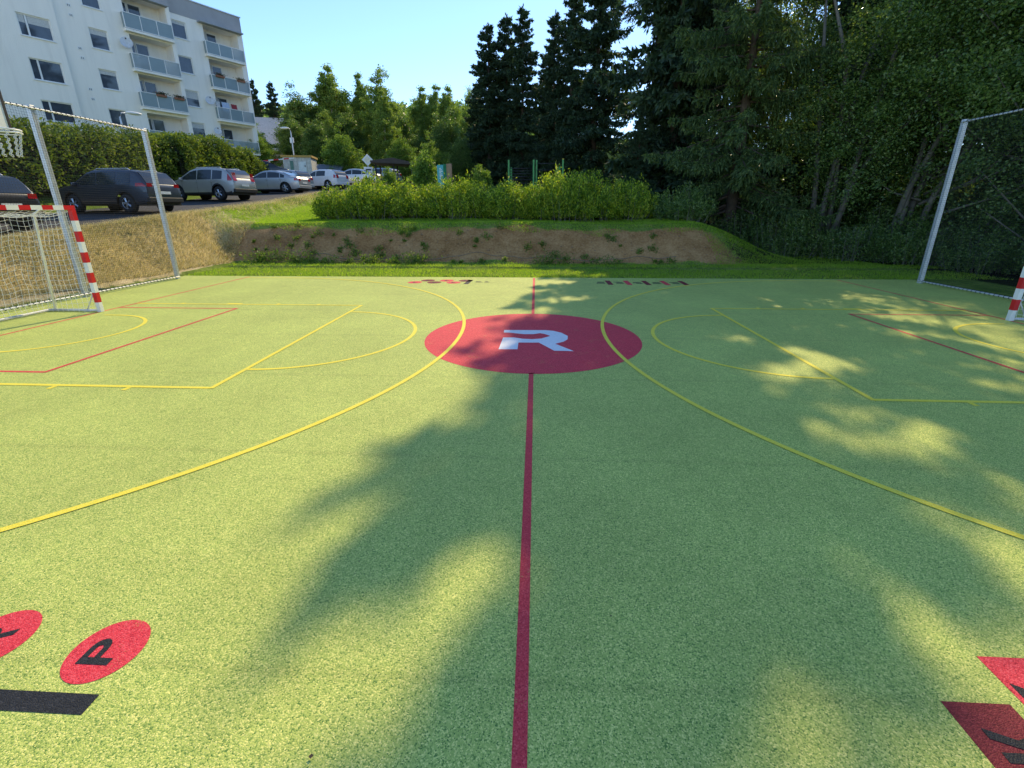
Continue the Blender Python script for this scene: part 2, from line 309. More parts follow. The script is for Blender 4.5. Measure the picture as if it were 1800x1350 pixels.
for s in (-1, 1):
    line('end_line', (s * BX, -6.6), (s * BX, 6.62), .05, M_LRED, Z1)
    for t in (-1, 1):
        line('goal_area_line', (s * (BX - .027), t * 1.97), (s * 6.285, t * 1.97), .05, M_LRED, Z1)
        line('key_line', (s * (BX - .03), t * KW), (s * FTX, t * KW), .06, M_YEL, Z2)
        line('three_point_line', (s * (BX - .03), t * AR), (s * AC, t * AR), .05, M_YEL, Z2)
        for xm, wd in ((4.74, .06), (5.66, .06), (6.66, .34), (7.85, .06)):
            line('lane_mark', (s * xm, t * (KW + .027)), (s * xm, t * (KW + .12)), wd, M_YEL, Z2)
        line('no_charge_line', (s * 8.27, t * 1.25), (s * 8.55, t * 1.25), .05, M_YEL, Z2)
    line('goal_area_line', (s * 6.285, -1.99), (s * 6.285, 1.99), .05, M_LRED, Z2 + .0006)
    line('free_throw_line', (s * FTX, -KW - .02), (s * FTX, KW + .02), .06, M_YEL, Z3)
    a0, a1 = ((-90, 90) if s < 0 else (90, 270))
    arc('free_throw_circle', (s * (FTX - .0), 0), 1.75, a0, a1, .06, M_YEL, Z2)
    arc('three_point_arc', (s * AC, 0), AR, a0, a1, .06, M_YEL, Z3, 120)
    arc('no_charge_arc', (s * 8.27, 0), 1.25, a0, a1, .06, M_YEL, Z2)
# centre emblem: letter R in two white pieces
def emblem(pts, name): return MB().poly([(x, y, Z2) for x, y in pts]).build(name, M_WHITE, court)
up = [(-.49, .42), (.22, .44), (.36, .40), (.49, .28), (.585, .08), (.57, -.12), (.50, -.26), (.36, -.385), (.62, -.76), (.33, -.75), (.105, -.33),
      (-.215, -.345), (-.215, -.70), (-.50, -.715), (-.475, -.06), (-.30, -.05), (-.16, -.12), (.0, -.14), (.14, -.10), (.30, .07), (.20, .19), (.13, .235), (.02, .17), (-.14, .16), (-.28, .21), (-.40, .25), (-.485, .25)]
emblem(up, 'letter_emblem')
# near pictograms (left: red circles with letters and a black bar, right: two upright red bars with letters)
def glyph(strokes, org, sx, sy, name, mat=M_BLACK, z=Z2):
    """glyph drawn in (right, up); on the court 'up' points to -X and 'right' to +Y"""
    for st in strokes:
        MB().poly([(org[0] - u * sy, org[1] + r * sx, z) for r, u in st]).build(name, mat, court)
def P_shape():
    out = [(-.5, -.5), (-.24, -.5), (-.24, -.08), (.0, -.08)]; inn = []
    for i in range(13):
        a = R(-90 + 180 * i / 12); out.append((.12 + .38 * math.cos(a) * .95, .21 + .29 * math.sin(a)))
    out += [(-.5, .5)]
    for i in range(13):
        a = R(90 - 180 * i / 12); inn.append((.08 + .16 * math.cos(a), .21 + .10 * math.sin(a)))
    return [[(-.5, -.5), (-.24, -.5), (-.24, .5), (-.5, .5)]] + [[o1, o2, i2, i1] for (o1, o2, i1, i2) in bowl()]
def bowl():
    q = []; n_ = 12
    def po(i):
        if i < 0: return (-.24, -.08), (-.24, .11)
        if i > n_: return (-.24, .5), (-.24, .31)
        a = R(-90 + 180 * i / n_); return (.10 + .40 * math.cos(a), .21 + .29 * math.sin(a)), (.08 + .16 * math.cos(a), .21 + .10 * math.sin(a))
    for i in range(-1, n_ + 1):
        a, b_ = po(i), po(i + 1); q.append((a[0], b_[0], a[1], b_[1]))
    return q
PS = [[(-.5, -.5), (-.24, -.5), (-.24, .5), (-.5, .5)]] + [[o1, o2, i2, i1] for (o1, o2, i1, i2) in bowl()]
RS = PS + [[(.02, -.08), (.25, -.5), (.52, -.5), (.27, -.06)]]
KS = [[(-.5, -.5), (-.2, -.5), (-.2, .5), (-.5, .5)], [(-.2, -.02), (.2, .5), (.52, .5), (.0, -.14)], [(-.08, .08), (.24, -.5), (.55, -.5), (.10, .22)]]
def glyph_joined(S, org, sx, sy, name, mat=M_BLACK, z=Z2):
    mb = MB()
    for k, st in enumerate(S): mb.poly([(org[0] - u * sy, org[1] + r * sx, z + .0003 * (k % 3)) for r, u in st])
    return mb.build(name, mat, court)
for (cx, cy, S) in ((-1.98, -5.64, PS), (-2.585, -5.61, RS)):
    MB().disc((cx, cy, Z1), .165, 48).build('pictogram_circle', M_RED, court); glyph_joined(S, (cx - .01, cy - .01), .13, .155, 'painted_letter')
MB().poly([(-2.9, -5.925, Z1), (-1.825, -5.925, Z1), (-1.825, -5.842, Z1), (-2.9, -5.842, Z1)]).build('pictogram_bar', M_BLACK, court)
MB().b2((2.125, -6.2, .0004), (2.42, -5.47, Z1)).build('pictogram_bar', M_RED, court); glyph_joined(KS, (2.30, -5.70), .20, .30, 'painted_letter')
MB().b2((1.785, -6.2, .0004), (2.065, -5.69, Z1)).build('pictogram_bar', M_DRED, court); glyph_joined(KS, (1.985, -5.855), .12, .26, 'painted_letter')
# far pictograms along the opposite edge
for i in range(3):
    for j in range(2):
        c = (-3.42 + i * .56 + j * .30, 5.70 + j * .36); dk = (i + j) % 2 == 1
        MB().disc((c[0], c[1], Z1), .205, 40).build('pictogram_circle', M_DRED if dk else M_RED, court)
        mb = MB(); mb.poly([(c[0] - .06 + .12 * a, c[1] - .07 + .14 * b_, Z2) for a, b_ in ((0, 0), (1, 0), (1, .35), (.4, .35), (.4, 1), (0, 1))]); mb.build('painted_letter', M_BLACK, court)
MB().poly([(-1.98, 5.42, Z1), (-1.84, 5.42, Z1), (-1.80, 6.22, Z1), (-1.94, 6.22, Z1)]).build('pictogram_bar', M_BLACK, court)
for k, (x, w) in enumerate(((-1.68, .20), (-1.42, .14))):
    mb = MB(); mb.poly([(x, 5.74, Z1), (x + w, 5.74, Z1), (x + w, 5.80, Z1), (x, 5.80, Z1)]); mb.poly([(x, 5.86, Z1), (x + w * .7, 5.86, Z1), (x + w * .7, 5.95, Z1), (x, 5.95, Z1)]); mb.build('painted_letter', M_BLACK, court)
for k in range(5):
    x = 2.06 + k * .522
    MB().poly([(x, 5.46, Z1), (x + .15, 5.46, Z1), (x + .15, 6.24, Z1), (x, 6.24, Z1)]).build('pictogram_bar', M_LRED if k % 2 else M_DRED, court)
    mb = MB()
    for q in range(3):
        x0 = x - .30 + .03 * ((k + q) % 3); yy = 5.66 + q * .13; mb.poly([(x0, yy, Z1), (x - .05, yy, Z1), (x - .05, yy + .075, Z1), (x0, yy + .075, Z1)])
    mb.build('painted_letter', M_BLACK, court)

# ---------------------------------------------------------------- apartment building (facade coordinates: s along, z up, n outwards)
FA = Vector((-36.8, 29.2, 0)); FD = Vector((.469, .883, 0)).normalized(); FN = Vector((FD.y, -FD.x, 0))
bld = empty('apartment_building', FA + FD * 8, 0, 'white rendered block of flats with glass balconies behind the hedge', 'building')
bo = Vector(bld.location)
def fp(s, z, nn=0.): p = FA + FD * s + FN * nn - bo; return (p.x, p.y, z)
def fbox(mb, s0, s1, z0, z1, n0, n1):
    v = [fp(s, z, q) for z in (z0, z1) for (s, q) in ((s0, n0), (s1, n0), (s1, n1), (s0, n1))]
    mb.add(v, [(0, 1, 2, 3), (7, 6, 5, 4), (4, 5, 1, 0), (5, 6, 2, 1), (6, 7, 3, 2), (7, 4, 0, 3)]); return mb
def wall_holes(s0, s1, z0, z1, nn, holes, name, mat, default=.16):
    mb = MB(); S = sorted({s0, s1, *[h[0] for h in holes], *[h[1] for h in holes]}); Zs = sorted({z0, z1, *[h[2] for h in holes], *[h[3] for h in holes]})
    for a, b_ in zip(S, S[1:]):
        for c, d in zip(Zs, Zs[1:]):
            if not any(h[0] <= a + 1e-6 and b_ <= h[1] + 1e-6 and h[2] <= c + 1e-6 and d <= h[3] + 1e-6 for h in holes):
                mb.add([fp(a, c, nn), fp(b_, c, nn), fp(b_, d, nn), fp(a, d, nn)], [(0, 1, 2, 3)])
    for h in holes:
        dp = h[4] if len(h) > 4 else default; a, b_, c, d = h[:4]
        mb.add([fp(a, c, nn), fp(b_, c, nn), fp(b_, d, nn), fp(a, d, nn), fp(a, c, nn - dp), fp(b_, c, nn - dp), fp(b_, d, nn - dp), fp(a, d, nn - dp)],
               [(0, 1, 5, 4), (1, 2, 6, 5), (2, 3, 7, 6), (3, 0, 4, 7)] + ([(4, 5, 6, 7)] if dp > .5 else []))
    return mb.build(name, mat, bld)
def window(s0, s1, z0, z1, nn, splits=(), curtain=0.):
    f = MB(); fw = .07
    fbox(f, s0, s1, z0, z0 + fw, nn, nn + .06); fbox(f, s0, s1, z1 - fw, z1, nn, nn + .06)
    ed = [s0] + [s0 + (s1 - s0) * q for q in splits] + [s1]
    for k, e in enumerate(ed):
        a = e if k == 0 else (e - fw if k == len(ed) - 1 else e - fw * .75); w_ = fw if k in (0, len(ed) - 1) else fw * 1.5
        fbox(f, a, a + w_, z0 + fw, z1 - fw, nn + .001, nn + .062)
    fbox(f, s0 - .06, s1 + .06, z0 - .06, z0 - .005, nn + .04, nn + .22)
    wo = f.build('window', M_FRAME, bld)
    for a, b_ in zip(ed, ed[1:]):
        p = MB(); fbox(p, a + .02, b_ - .02, z0 + .03, z1 - .03, nn + .01, nn + .03); p.build('pane', M_PANE, wo)
        if curtain:
            c = MB(); fbox(c, a + .08, b_ - .08, z1 - .07 - (z1 - z0) * curtain, z1 - .07, nn + .031, nn + .036); c.build('blind', M_CURTAIN, wo)
    return wo
NC = -.5
hA = [(-.42, 1.38, z, z + 1.40) for z in (8.38, 11.10, 13.88, 16.65)] + [(-4.6, -2.8, z, z + 1.4) for z in (8.38, 11.10, 13.88, 16.65)]
hB = [(3.74, 4.93, z, z + 1.40) for z in (8.5, 11.35, 14.17, 16.98)]
lB = [(6.45, 9.62, z, z + 2.55, 1.25) for z in (7.45, 10.42, 13.28, 16.14)]
hC = [(10.1, 11.35, z, z + 1.36) for z in (8.5, 11.2, 13.95, 16.70)]
lC = [(12.85, 16.05, z, z + 2.45, 1.25) for z in (7.62, 10.45, 13.2, 15.95)]
wall_holes(-7, 1.8, 7, 18.6, .30, hA, 'wall', M_RENDER); wall_holes(1.8, 9.95, 7, 18.75, 0, hB + lB, 'wall', M_RENDER); wall_holes(9.95, 16.55, 7, 18.55, NC, hC + lC + [(14.6, 15.2, 7.0, 7.0)][:0], 'wall', M_RENDER)
mb = MB(); fbox(mb, -7, 16.5, 3, 7, -11, NC - .05); fbox(mb, -7, 1.75, 3, 7, -3, .26); fbox(mb, 1.76, 9.9, 3, 7, -3, -.04); mb.build('plinth', M_GREYR, bld)
mb = MB(); fbox(mb, -7, 16.54, 7.001, 18.5, -11, -2.0); fbox(mb, 9.9, 9.94, 7, 18.5, -1, -.003); fbox(mb, 16.5, 16.54, 7, 18.5, -2.1, NC - .003); fbox(mb, 1.78, 1.8, 7, 18.5, -.5, .297); mb.build('side_wall', M_RENDER, bld)
mb = MB(); fbox(mb, -7, 1.82, 18.6, 20.1, -3, .32); fbox(mb, 1.825, 9.97, 18.75, 20.1, -3, .02); fbox(mb, 9.975, 16.57, 18.55, 19.95, -3, NC + .02); fbox(mb, -7, 16.5, 18.5, 19.8, -11, -2.99); mb.build('parapet', M_GREYR, bld)
mb = MB(); fbox(mb, 9.9, 16.65, 19.951, 20.03, -3.1, NC + .1); fbox(mb, -7, 9.89, 20.101, 20.17, -3.1, .40); mb.build('roof_flashing', M_GALV, bld)
rnd = random.Random(5)
for k, h in enumerate(hA): window(h[0], h[1], h[2], h[3], .30 - .15, (.27,), [.0, 0, .35, .5][k % 4] if h[0] > -2 else 0)
for k, h in enumerate(hB): window(h[0], h[1], h[2], h[3], -.15, (), [0, .2, .25, .1][k])
for k, h in enumerate(hC): window(h[0], h[1], h[2], h[3], NC - .15, (), [.3, .45, 0, .15][k])
window(14.75, 15.35, 6.15, 6.6, NC - .02)
def balcony(s0, s1, zs, zr, nn, clear, nosplit=False):
    """slab with balustrade; zs slab underside, zr rail top"""
    sl = fbox(MB(), s0, s1, zs, zs + .17, nn - .6, nn + .42).build('balcony', M_RENDER, bld)
    k = 1 if nosplit else 3; step = (s1 - s0) / k
    fr = MB(); zb = zs + .20
    fbox(fr, s0, s1, zr - .05, zr, nn + .36, nn + .42); fbox(fr, s0, s1, zb, zb + .05, nn + .36, nn + .42)
    for i in range(k + 1): fbox(fr, s0 + i * step - .025 + (.025 if i == 0 else -.025 if i == k else 0), s0 + i * step + .025 + (.025 if i == 0 else -.025 if i == k else 0), zb + .05, zr - .05, nn + .361, nn + .419)
    for sx in (s0, s1 - .05): fbox(fr, sx, sx + .05, zr - .048, zr - .002, nn, nn + .36); fbox(fr, sx, sx + .05, zb + .002, zb + .048, nn, nn + .36)
    fr.build('railing', M_FRAME, sl)
    for i in range(k): fbox(MB(), s0 + i * step + .03, s0 + (i + 1) * step - .03, zb + .05, zr - .05, nn + .38, nn + .40).build('glass_panel', M_BALC2 if i in clear else M_BALC, sl)
    for sx in (s0 + .015, s1 - .035): fbox(MB(), sx, sx + .02, zb + .05, zr - .05, nn + .02, nn + .36).build('glass_panel', M_BALC, sl)
    return sl
for k, (h, zs) in enumerate(zip(lB, (7.28, 10.22, 13.06, 15.94))): balcony(6.14, 9.72, zs, zs + 1.33, 0, [(), (), (0, 2), ()][k], k == 0)
for k, (h, zs) in enumerate(zip(lC, (7.42, 10.25, 13.0, 15.76))): balcony(12.62, 16.25, zs, zs + 1.26, NC, [(0,), (0, 2), (2,), (2,)][k], k == 0)
for (L, nn) in ((lB, 0), (lC, NC)):
    for h in L:
        window(h[0] + .05, h[0] + .75, h[2] + .75, h[3] - .25, nn - 1.22, ()); window(h[0] + .8, h[0] + 1.75, h[2] + .05, h[3] - .25, nn - 1.22, ())
mb = MB(); fbox(mb, 12.4, 16.4, 18.42, 18.52, NC, NC + .55); fbox(mb, 6.9, 9.7, 18.6, 18.68, 0, .5); mb.build('awning', pm('awning_grey', (.33, .34, .36), .6), bld)
for (s, z) in ((2.72, 16.6), (2.72, 15.95), (2.75, 13.8), (2.75, 13.15), (2.75, 11.0), (2.75, 10.3)):
    v = fbox(MB(), s, s + .26, z, z + .2, 0, .03).build('vent', M_FRAME, bld)
    mb = MB(); fbox(mb, s + .06, s + .10, z + .04, z + .16, .03, .033); fbox(mb, s + .16, s + .20, z + .04, z + .16, .03, .033); mb.build('vent_slot', M_PLAST, v)
M_DISH = pm('dish_grey', (.60, .61, .62), .45)
def dish(s, z, nn, r, label):
    o = empty('satellite_dish', FA + FD * s + FN * nn + Vector((0, 0, z)), 0, label, 'satellite dish', 'satellite dishes on the facade')
    ax = (FN * .8 - FD * .35 + Vector((0, 0, .35))).normalized(); q = ax.to_track_quat('Z', 'Y'); c0 = FN * .35
    G = [[c0 + q @ Vector((r * i / 5 * math.cos(a), r * i / 5 * math.sin(a) * 1.08, .22 * r * (i / 5) ** 2)) for a in [2 * math.pi * k / 20 for k in range(21)]] for i in range(6)]
    G2 = [[p - ax * .012 for p in row] for row in G]
    MB().grid(G).grid(G2).build('reflector', M_DISH, o, True)
    MB().tube([(0, 0, -.1), c0 - Vector((0, 0, .1)), c0], .02).build('bracket', M_GALV, o)
    a2 = MB().tube([c0 - q @ Vector((0, r, -.1)), c0 + ax * .5], .012).build('feed_arm', M_GALV, o)
    MB().box(c0 + ax * .52, (.07, .07, .1)).build('receiver_head', M_PLAST, a2)
dish(6.0, 15.0, 0, .42, 'grey satellite dish beside the upper balcony of the flats')
dish(12.1, 11.9, NC, .38, 'satellite dish beside the balcony hung with washing')
dish(12.3, 9.3, NC, .32, 'low satellite dish beside the bottom end balcony')
# washing and flower boxes on the balconies
def fobj(name, s, z, nn, mb_fn, mat, label, cat, group=None):
    o = mb_fn().build(name, mat); o.location = Vector((0, 0, 0)); tag(o, label, cat, group); return o
def wbox(s0, s1, z0, z1, n0, n1):
    mb = fbox(MB(), s0, s1, z0, z1, n0, n1); mb.v = [(x + bo.x, y + bo.y, z) for x, y, z in mb.v]; return mb
for (s, w, z0, z1, c, lab) in ((12.75, .4, 10.9, 12.0, (.75, .74, .74), 'white laundry hanging over the end balcony'), (13.3, .75, 11.2, 12.05, (.50, .60, .78), 'pale blue shirt drying on the end balcony'), (14.2, .6, 11.45, 12.0, (.35, .05, .06), 'dark red towel drying on the end balcony')):
    mb = MB(); G = []
    for i in range(9):
        a = i / 8; G.append([tuple(Vector(fp(s + w * a, z1 + (z0 - z1) * j / 5, NC + .05 + .05 * math.sin(a * 17 + j * .5))) + bo) for j in range(6)])
    mb.grid(G).grid([[(p[0] + .012, p[1] - .008, p[2]) for p in r] for r in G]); tag(mb.build('laundry', pm('cloth_%d' % int(s * 10), c, .9), None, True), lab, 'laundry', 'washing on the balcony')
rng = np.random.default_rng(3)
for (s, z, nn, lab) in ((7.7, 11.58, .48, 'flower box on the middle of the lower left balcony rail'), (9.1, 11.58, .48, 'flower box at the right end of the lower left balcony rail'), (13.4, 14.3, NC + .48, 'flower box at the left of the second highest end balcony'), (15.4, 14.3, NC + .48, 'flower box at the right of the second highest end balcony')):
    o = empty('flower_box', FA + FD * s + FN * nn + Vector((0, 0, z - .2)), math.atan2(FD.y, FD.x), lab, 'flower box', 'flower boxes on the balconies')
    MB().box((0, 0, .08), (.75, .18, .16)).build('box', pm('terracotta', (.28, .12, .07), .8), o)
    P = rng.normal(size=(260, 3)) * (.24, .07, .06) + (0, 0, .22); quads_obj('plants', rhombs(P, unit(rng.normal(size=(260, 3)) + (0, 0, .5)), .09, .06, rng), foliage('balcony_plants_%d' % int(s), [(.02, .05, .012), (.05, .09, .02), (.45, .08, .08)], .3), o)['kind'] = 'stuff'

# ---------------------------------------------------------------- cars
def interp(pts, x): xs, zs = zip(*pts); return float(np.interp(x, xs, zs))
def make_car(name, loc, rz, label, top, W, belt, paint, wheels, wr=.34, panes=(), screen=None, rear=None, tail=None, suv=True, group='cars in the car park', detail=True):
    o = empty(name, loc, rz, label, 'car', group); L0, L1 = top[0][0], top[-1][0]; Lh_ = (L1 - L0) / 2; xc = (L0 + L1) / 2
    sill = .34 if suv else .24
    def wplan(x):
        t = abs(x - xc) / Lh_; return W / 2 * (1 - .17 * max(0, (t - .55) / .45) ** 2.4)
    def ztop(x): return interp(top, x)
    def ys(x, z):
        w = wplan(x); y = w * (1 - .05 * max(0, (.62 - z) / .4) ** 2)
        if z > belt: y -= .02 + (z - belt) * .30
        else: y -= .02 * max(0, (z - belt + .25) / .25)
        return max(y, .2)
    def zbot(x):
        zb = sill + (.10 if suv else .08) * max(0, (abs(x - xc) / Lh_ - .85) / .15)
        for wx in wheels:
            d = abs(x - wx); ra = wr + .075
            if d < ra: zb = max(zb, wr + math.sqrt(ra * ra - d * d))
        return zb
    xs = sorted({round(v, 3) for v in list(np.linspace(L0, L1, 96)) + list(np.linspace(L0, L0 + .3, 14)) + [p[0] for p in top]})
    G = []
    for x in xs:
        zt, zb = ztop(x), zbot(x); zt = max(zt, zb + .1); row = []; ze = zt - .075
        for j in range(12):
            z = zb + (max(ze, zb + .02) - zb) * j / 11; row.append((x, ys(x, z), z))
        ye = ys(x, ze)
        row += [(x, ye * .985 - .008, zt - .045), (x, ye * .95 - .012, zt - .02), (x, ye * .86, zt - .004), (x, ye * .55, zt + .008), (x, 0, zt + .012)]
        row = row + [(a, -b_, c) for a, b_, c in row[-2::-1]]; G.append(row)
    mb = MB(); mb.grid(G); mb.poly(G[0]); mb.poly(G[-1][::-1]); body = mb.build('body', paint, o, True)
    md = body.modifiers.new('es', 'EDGE_SPLIT'); md.split_angle = R(38)
    MB().b2((L0 + .12, -W / 2 + .13, sill - .06), (L1 - .12, W / 2 - .13, sill + .28)).build('underbody', M_PLAST, o)
    for s in (-1, 1):
        mb = MB()
        for wx in wheels:   # dark wheel housings behind each arch
            mb.add([(wx + (wr + .06) * math.cos(R(a)), s * (W / 2 - .17), wr + (wr + .06) * math.sin(R(a))) for a in range(0, 360, 20)], [tuple(range(18))])
        mb.build('wheel_housing', M_PLAST, o)
        if suv:
            mb = MB(); pts = [x for x in xs if L0 + .15 < x < L1 - .15]
            mb.grid([[(x, s * (ys(x, zbot(x) + dz) + .008), zbot(x) + dz) for dz in (-.01, .03, .075)] for x in pts]); mb.build('sill_cladding', M_PLAST, o, True)
        for (a, b_) in panes:
            rows = []
            for x in np.linspace(a, b_, 12):
                z0, z1 = belt + .02, ztop(x) - .115
                if z1 - z0 < .03: z1 = z0 + .03
                rows.append([(x, s * (ys(x, z) + .006), z) for z in np.linspace(z0, z1, 5)])
            MB().grid(rows).build('side_window', M_CGLASS, o, True)
        if detail:
            d = MB().box((.98, s * (W / 2 + .06), belt + .05), (.12, .2, .14)).build('wing_mirror', paint, o, True, .03)
            for hx in (.05, -.95): MB().box((hx, s * (ys(hx, belt - .1) + .015), belt - .10), (.18, .03, .035)).build('door_handle', paint, o, False, .008)
            for dx in (1.02, .0, -.98):
                zs_ = np.linspace(max(zbot(dx) + .06, sill + .08), belt, 9); MB().grid([[(dx + e, s * (ys(dx, z) + .0025), z) for z in zs_] for e in (-.006, .006)]).build('door_gap', M_PLAST, o)
            if suv: MB().tube([(-1.5, s * (W / 2 - .33), ztop(-1.5) + .0), (-1.4, s * (W / 2 - .33), ztop(-1.4) + .05), (.1, s * (W / 2 - .33), ztop(.1) + .05), (.25, s * (W / 2 - .33), ztop(.25) + .0)], .018).build('roof_rail', M_GALV, o, True)
        if tail:
            x0, x1, z0, z1 = tail
            mb = MB(); mb.grid([[(x, s * (ys(x, z) + .008), z) for z in np.linspace(z0, min(z1, max(ztop(x) - .06, z0 + .02)), 5)] for x in np.linspace(x0, x1, 7)])
            def xat(z):
                zz = [p for p in top if p[0] < 0]; return float(np.interp(z, [p[1] for p in zz], [p[0] for p in zz]))
            mb.grid([[(min(xat(z), x0) - .014, s * (wplan(L0) - .06 - q), z) for z in np.linspace(z0, z1, 5)] for q in np.linspace(-.02, .22, 4)]); mb.build('tail_light', M_TAIL, o, True)
    if screen:
        MB().grid([[(x, y, ztop(x) + .018 - .012 * abs(y)) for y in np.linspace(-ys(x, ztop(x) - .1) + .08, ys(x, ztop(x) - .1) - .08, 7)] for x in np.linspace(screen[0], screen[1], 8)]).build('windscreen', M_CGLASS, o, True)
    if rear:
        MB().grid([[(x - .012, y, ztop(x) + .016) for y in np.linspace(-ys(x, ztop(x) - .08) + .10, ys(x, ztop(x) - .08) - .10, 7)] for x in np.linspace(rear[0], rear[1], 8)]).build('rear_window', M_CGLASS, o, True)
    o.scale = (.94, .94, .94)
    zp = .78 if suv else .66
    MB().b2((L0 - .02, -.26, zp - .055), (L0 - .005, .26, zp + .055)).build('number_plate', M_PLATE, o)
    MB().b2((L0 - .05, -W / 2 + .14, sill + .06), (L0 + .10, W / 2 - .14, sill + .26)).build('rear_bumper', M_PLAST if suv else paint, o, False, .03)
    for wx in wheels:
        for s in (-1, 1):
            yc = s * (W / 2 - .115); mb = MB(); prof = [(.20, -.10), (wr - .03, -.11), (wr, -.075), (wr, .075), (wr - .03, .11), (.215, .10)]; N = 28
            mb.grid([[(wx + r_ * math.cos(2 * math.pi * k / N), yc + s * q, wr + r_ * math.sin(2 * math.pi * k / N)) for r_, q in prof] for k in range(N + 1)])
            w_ = mb.build('wheel', M_TYRE, o, True)
            mb = MB(); nsp = 5
            for k in range(nsp * 2):
                a = 2 * math.pi * (k // 2) / nsp + (.14 if k % 2 else -.14); c_, s_ = math.cos(a), math.sin(a)
                mb.tube([(wx + .04 * c_, yc + s * .085, wr + .04 * s_), (wx + .215 * c_, yc + s * .075, wr + .215 * s_)], [.022, .016], 4)
            mb.ring((wx, yc + s * .085, wr), .222, .016, 28, 6, 1); mb.tube([(wx, yc + s * .06, wr), (wx, yc + s * .10, wr)], .05, 12); mb.build('rim', M_RIM, w_, False)
            MB().add([(wx + .22 * math.cos(R(a)), yc + s * .03, wr + .22 * math.sin(R(a))) for a in range(0, 360, 20)], [tuple(range(18))]).build('brake_disc', M_PLAST, w_)
    return o
SUV = [(-2.30, .72), (-2.295, .95), (-2.26, 1.08), (-2.07, 1.36), (-1.86, 1.58), (-1.6, 1.64), (-.9, 1.675), (-.3, 1.68), (.2, 1.655), (.5, 1.58), (1.22, 1.13), (1.4, 1.08), (2.0, .98), (2.2, .85), (2.3, .62)]
XC = [(-2.30, .72), (-2.295, 1.0), (-2.25, 1.10), (-2.03, 1.38), (-1.76, 1.60), (-1.5, 1.64), (-.8, 1.69), (-.3, 1.70), (.2, 1.66), (.5, 1.58), (1.28, 1.13), (1.45, 1.08), (2.0, .98), (2.22, .84), (2.32, .62)]
SED = [(-2.24, .62), (-2.22, .90), (-2.10, 1.02), (-1.72, 1.06), (-1.05, 1.34), (-.65, 1.43), (-.15, 1.46), (.25, 1.43), (.5, 1.36), (1.2, 1.0), (1.35, .96), (2.0, .84), (2.18, .72), (2.26, .55)]
HAT = [(-2.02, .64), (-2.015, .9), (-1.98, 1.0), (-1.76, 1.30), (-1.52, 1.42), (-1.2, 1.46), (-.3, 1.49), (.15, 1.45), (.4, 1.38), (1.1, 1.02), (1.25, .98), (1.8, .85), (1.95, .72), (2.02, .55)]
EST = [(-2.2, .64), (-2.195, .9), (-2.16, 1.0), (-1.97, 1.28), (-1.77, 1.42), (-1.4, 1.47), (-.3, 1.50), (.15, 1.46), (.4, 1.39), (1.15, 1.02), (1.3, .97), (1.9, .85), (2.1, .72), (2.2, .55)]
def cp(name, col, metal=.5, rough=.36): return pm(name, col, rough, metal, .04, 2, coat=.5)
DKG, CHA, BEI, SIL, WHT, BLU = cp('paint_dark_grey', (.05, .062, .085)), cp('paint_black', (.02, .022, .026)), cp('paint_champagne', (.43, .42, .40)), cp('paint_silver', (.42, .435, .45)), cp('paint_white', (.74, .75, .76), .0, .3), cp('paint_blue_silver', (.30, .36, .45))
P3 = ((.02, 1.08), (-.96, -.04), (-1.66, -1.04)); PSD = ((.02, 1.02), (-.92, -.04), (-1.28, -.98))
H0 = R(168)
def at(x, y): return (x, y, nz(x, y) + .035)
make_car('parked_suv', at(-16.5, 5.35), R(176), 'black SUV parked farthest left behind the goal', SUV, 1.86, 1.05, CHA, (-1.32, 1.34), .36, P3, (.55, 1.2), (-2.24, -1.88), (-2.28, -1.98, .98, 1.12))
make_car('parked_suv', at(-16.7, 11.3), R(172), 'dark grey SUV parked behind the left ball-stop net', SUV, 1.86, 1.06, DKG, (-1.32, 1.34), .36, P3, (.55, 1.2), (-2.24, -1.88), (-2.28, -1.90, 1.0, 1.13))
make_car('parked_suv', at(-17.4, 17.9), R(169), 'champagne silver SUV parked beside the grass slope', XC, 1.89, 1.06, BEI, (-1.34, 1.40), .36, P3, (.55, 1.22), (-2.23, -1.78), (-2.22, -1.98, 1.0, 1.42))
make_car('parked_saloon', at(-17.2, 23.9), R(175), 'silver saloon parked next to the champagne SUV', SED, 1.77, .95, SIL, (-1.28, 1.38), .32, PSD, (.55, 1.18), (-1.66, -1.08), (-2.2, -1.95, .78, .94), suv=False)
make_car('parked_estate', at(-18.2, 26.9), R(162), 'grey estate car with a rear window half hidden by the silver saloon', EST, 1.76, .95, SIL, (-1.25, 1.32), .32, P3, (.45, 1.12), (-2.14, -1.79), (-2.15, -1.95, .8, 1.0), suv=False, detail=False)
make_car('parked_hatchback', at(-16.6, 29.9), R(160), 'white hatchback seen from behind above the shrub row', HAT, 1.72, .95, WHT, (-1.2, 1.25), .31, P3[:2], (.45, 1.08), (-1.96, -1.55), (-1.98, -1.8, .8, 1.05), suv=False, detail=False)
make_car('parked_saloon', at(-15.4, 33.6), R(176), 'pale silver saloon between the white hatchback and the blue-grey estate', SED, 1.75, .95, cp('paint_pale_silver', (.55, .56, .57)), (-1.28, 1.38), .32, PSD, (.55, 1.18), (-1.66, -1.08), (-2.2, -1.95, .78, .94), suv=False, detail=False)
make_car('parked_estate', at(-14.9, 38.2), R(162), 'blue-grey estate car farthest right in the car park row', EST, 1.76, .95, BLU, (-1.25, 1.32), .32, P3, (.45, 1.12), (-2.14, -1.79), (-2.15, -1.95, .8, 1.0), suv=False, detail=False)
make_car('parked_hatchback', (-21.3, 30.2, nz(-21.3, 30.2)), R(20), 'dark hatchback facing out beside the corner of the flats', HAT, 1.72, .95, CHA, (-1.2, 1.25), .31, P3[:2], (.45, 1.08), (-1.96, -1.55), (-1.98, -1.8, .8, 1.05), suv=False, detail=False)

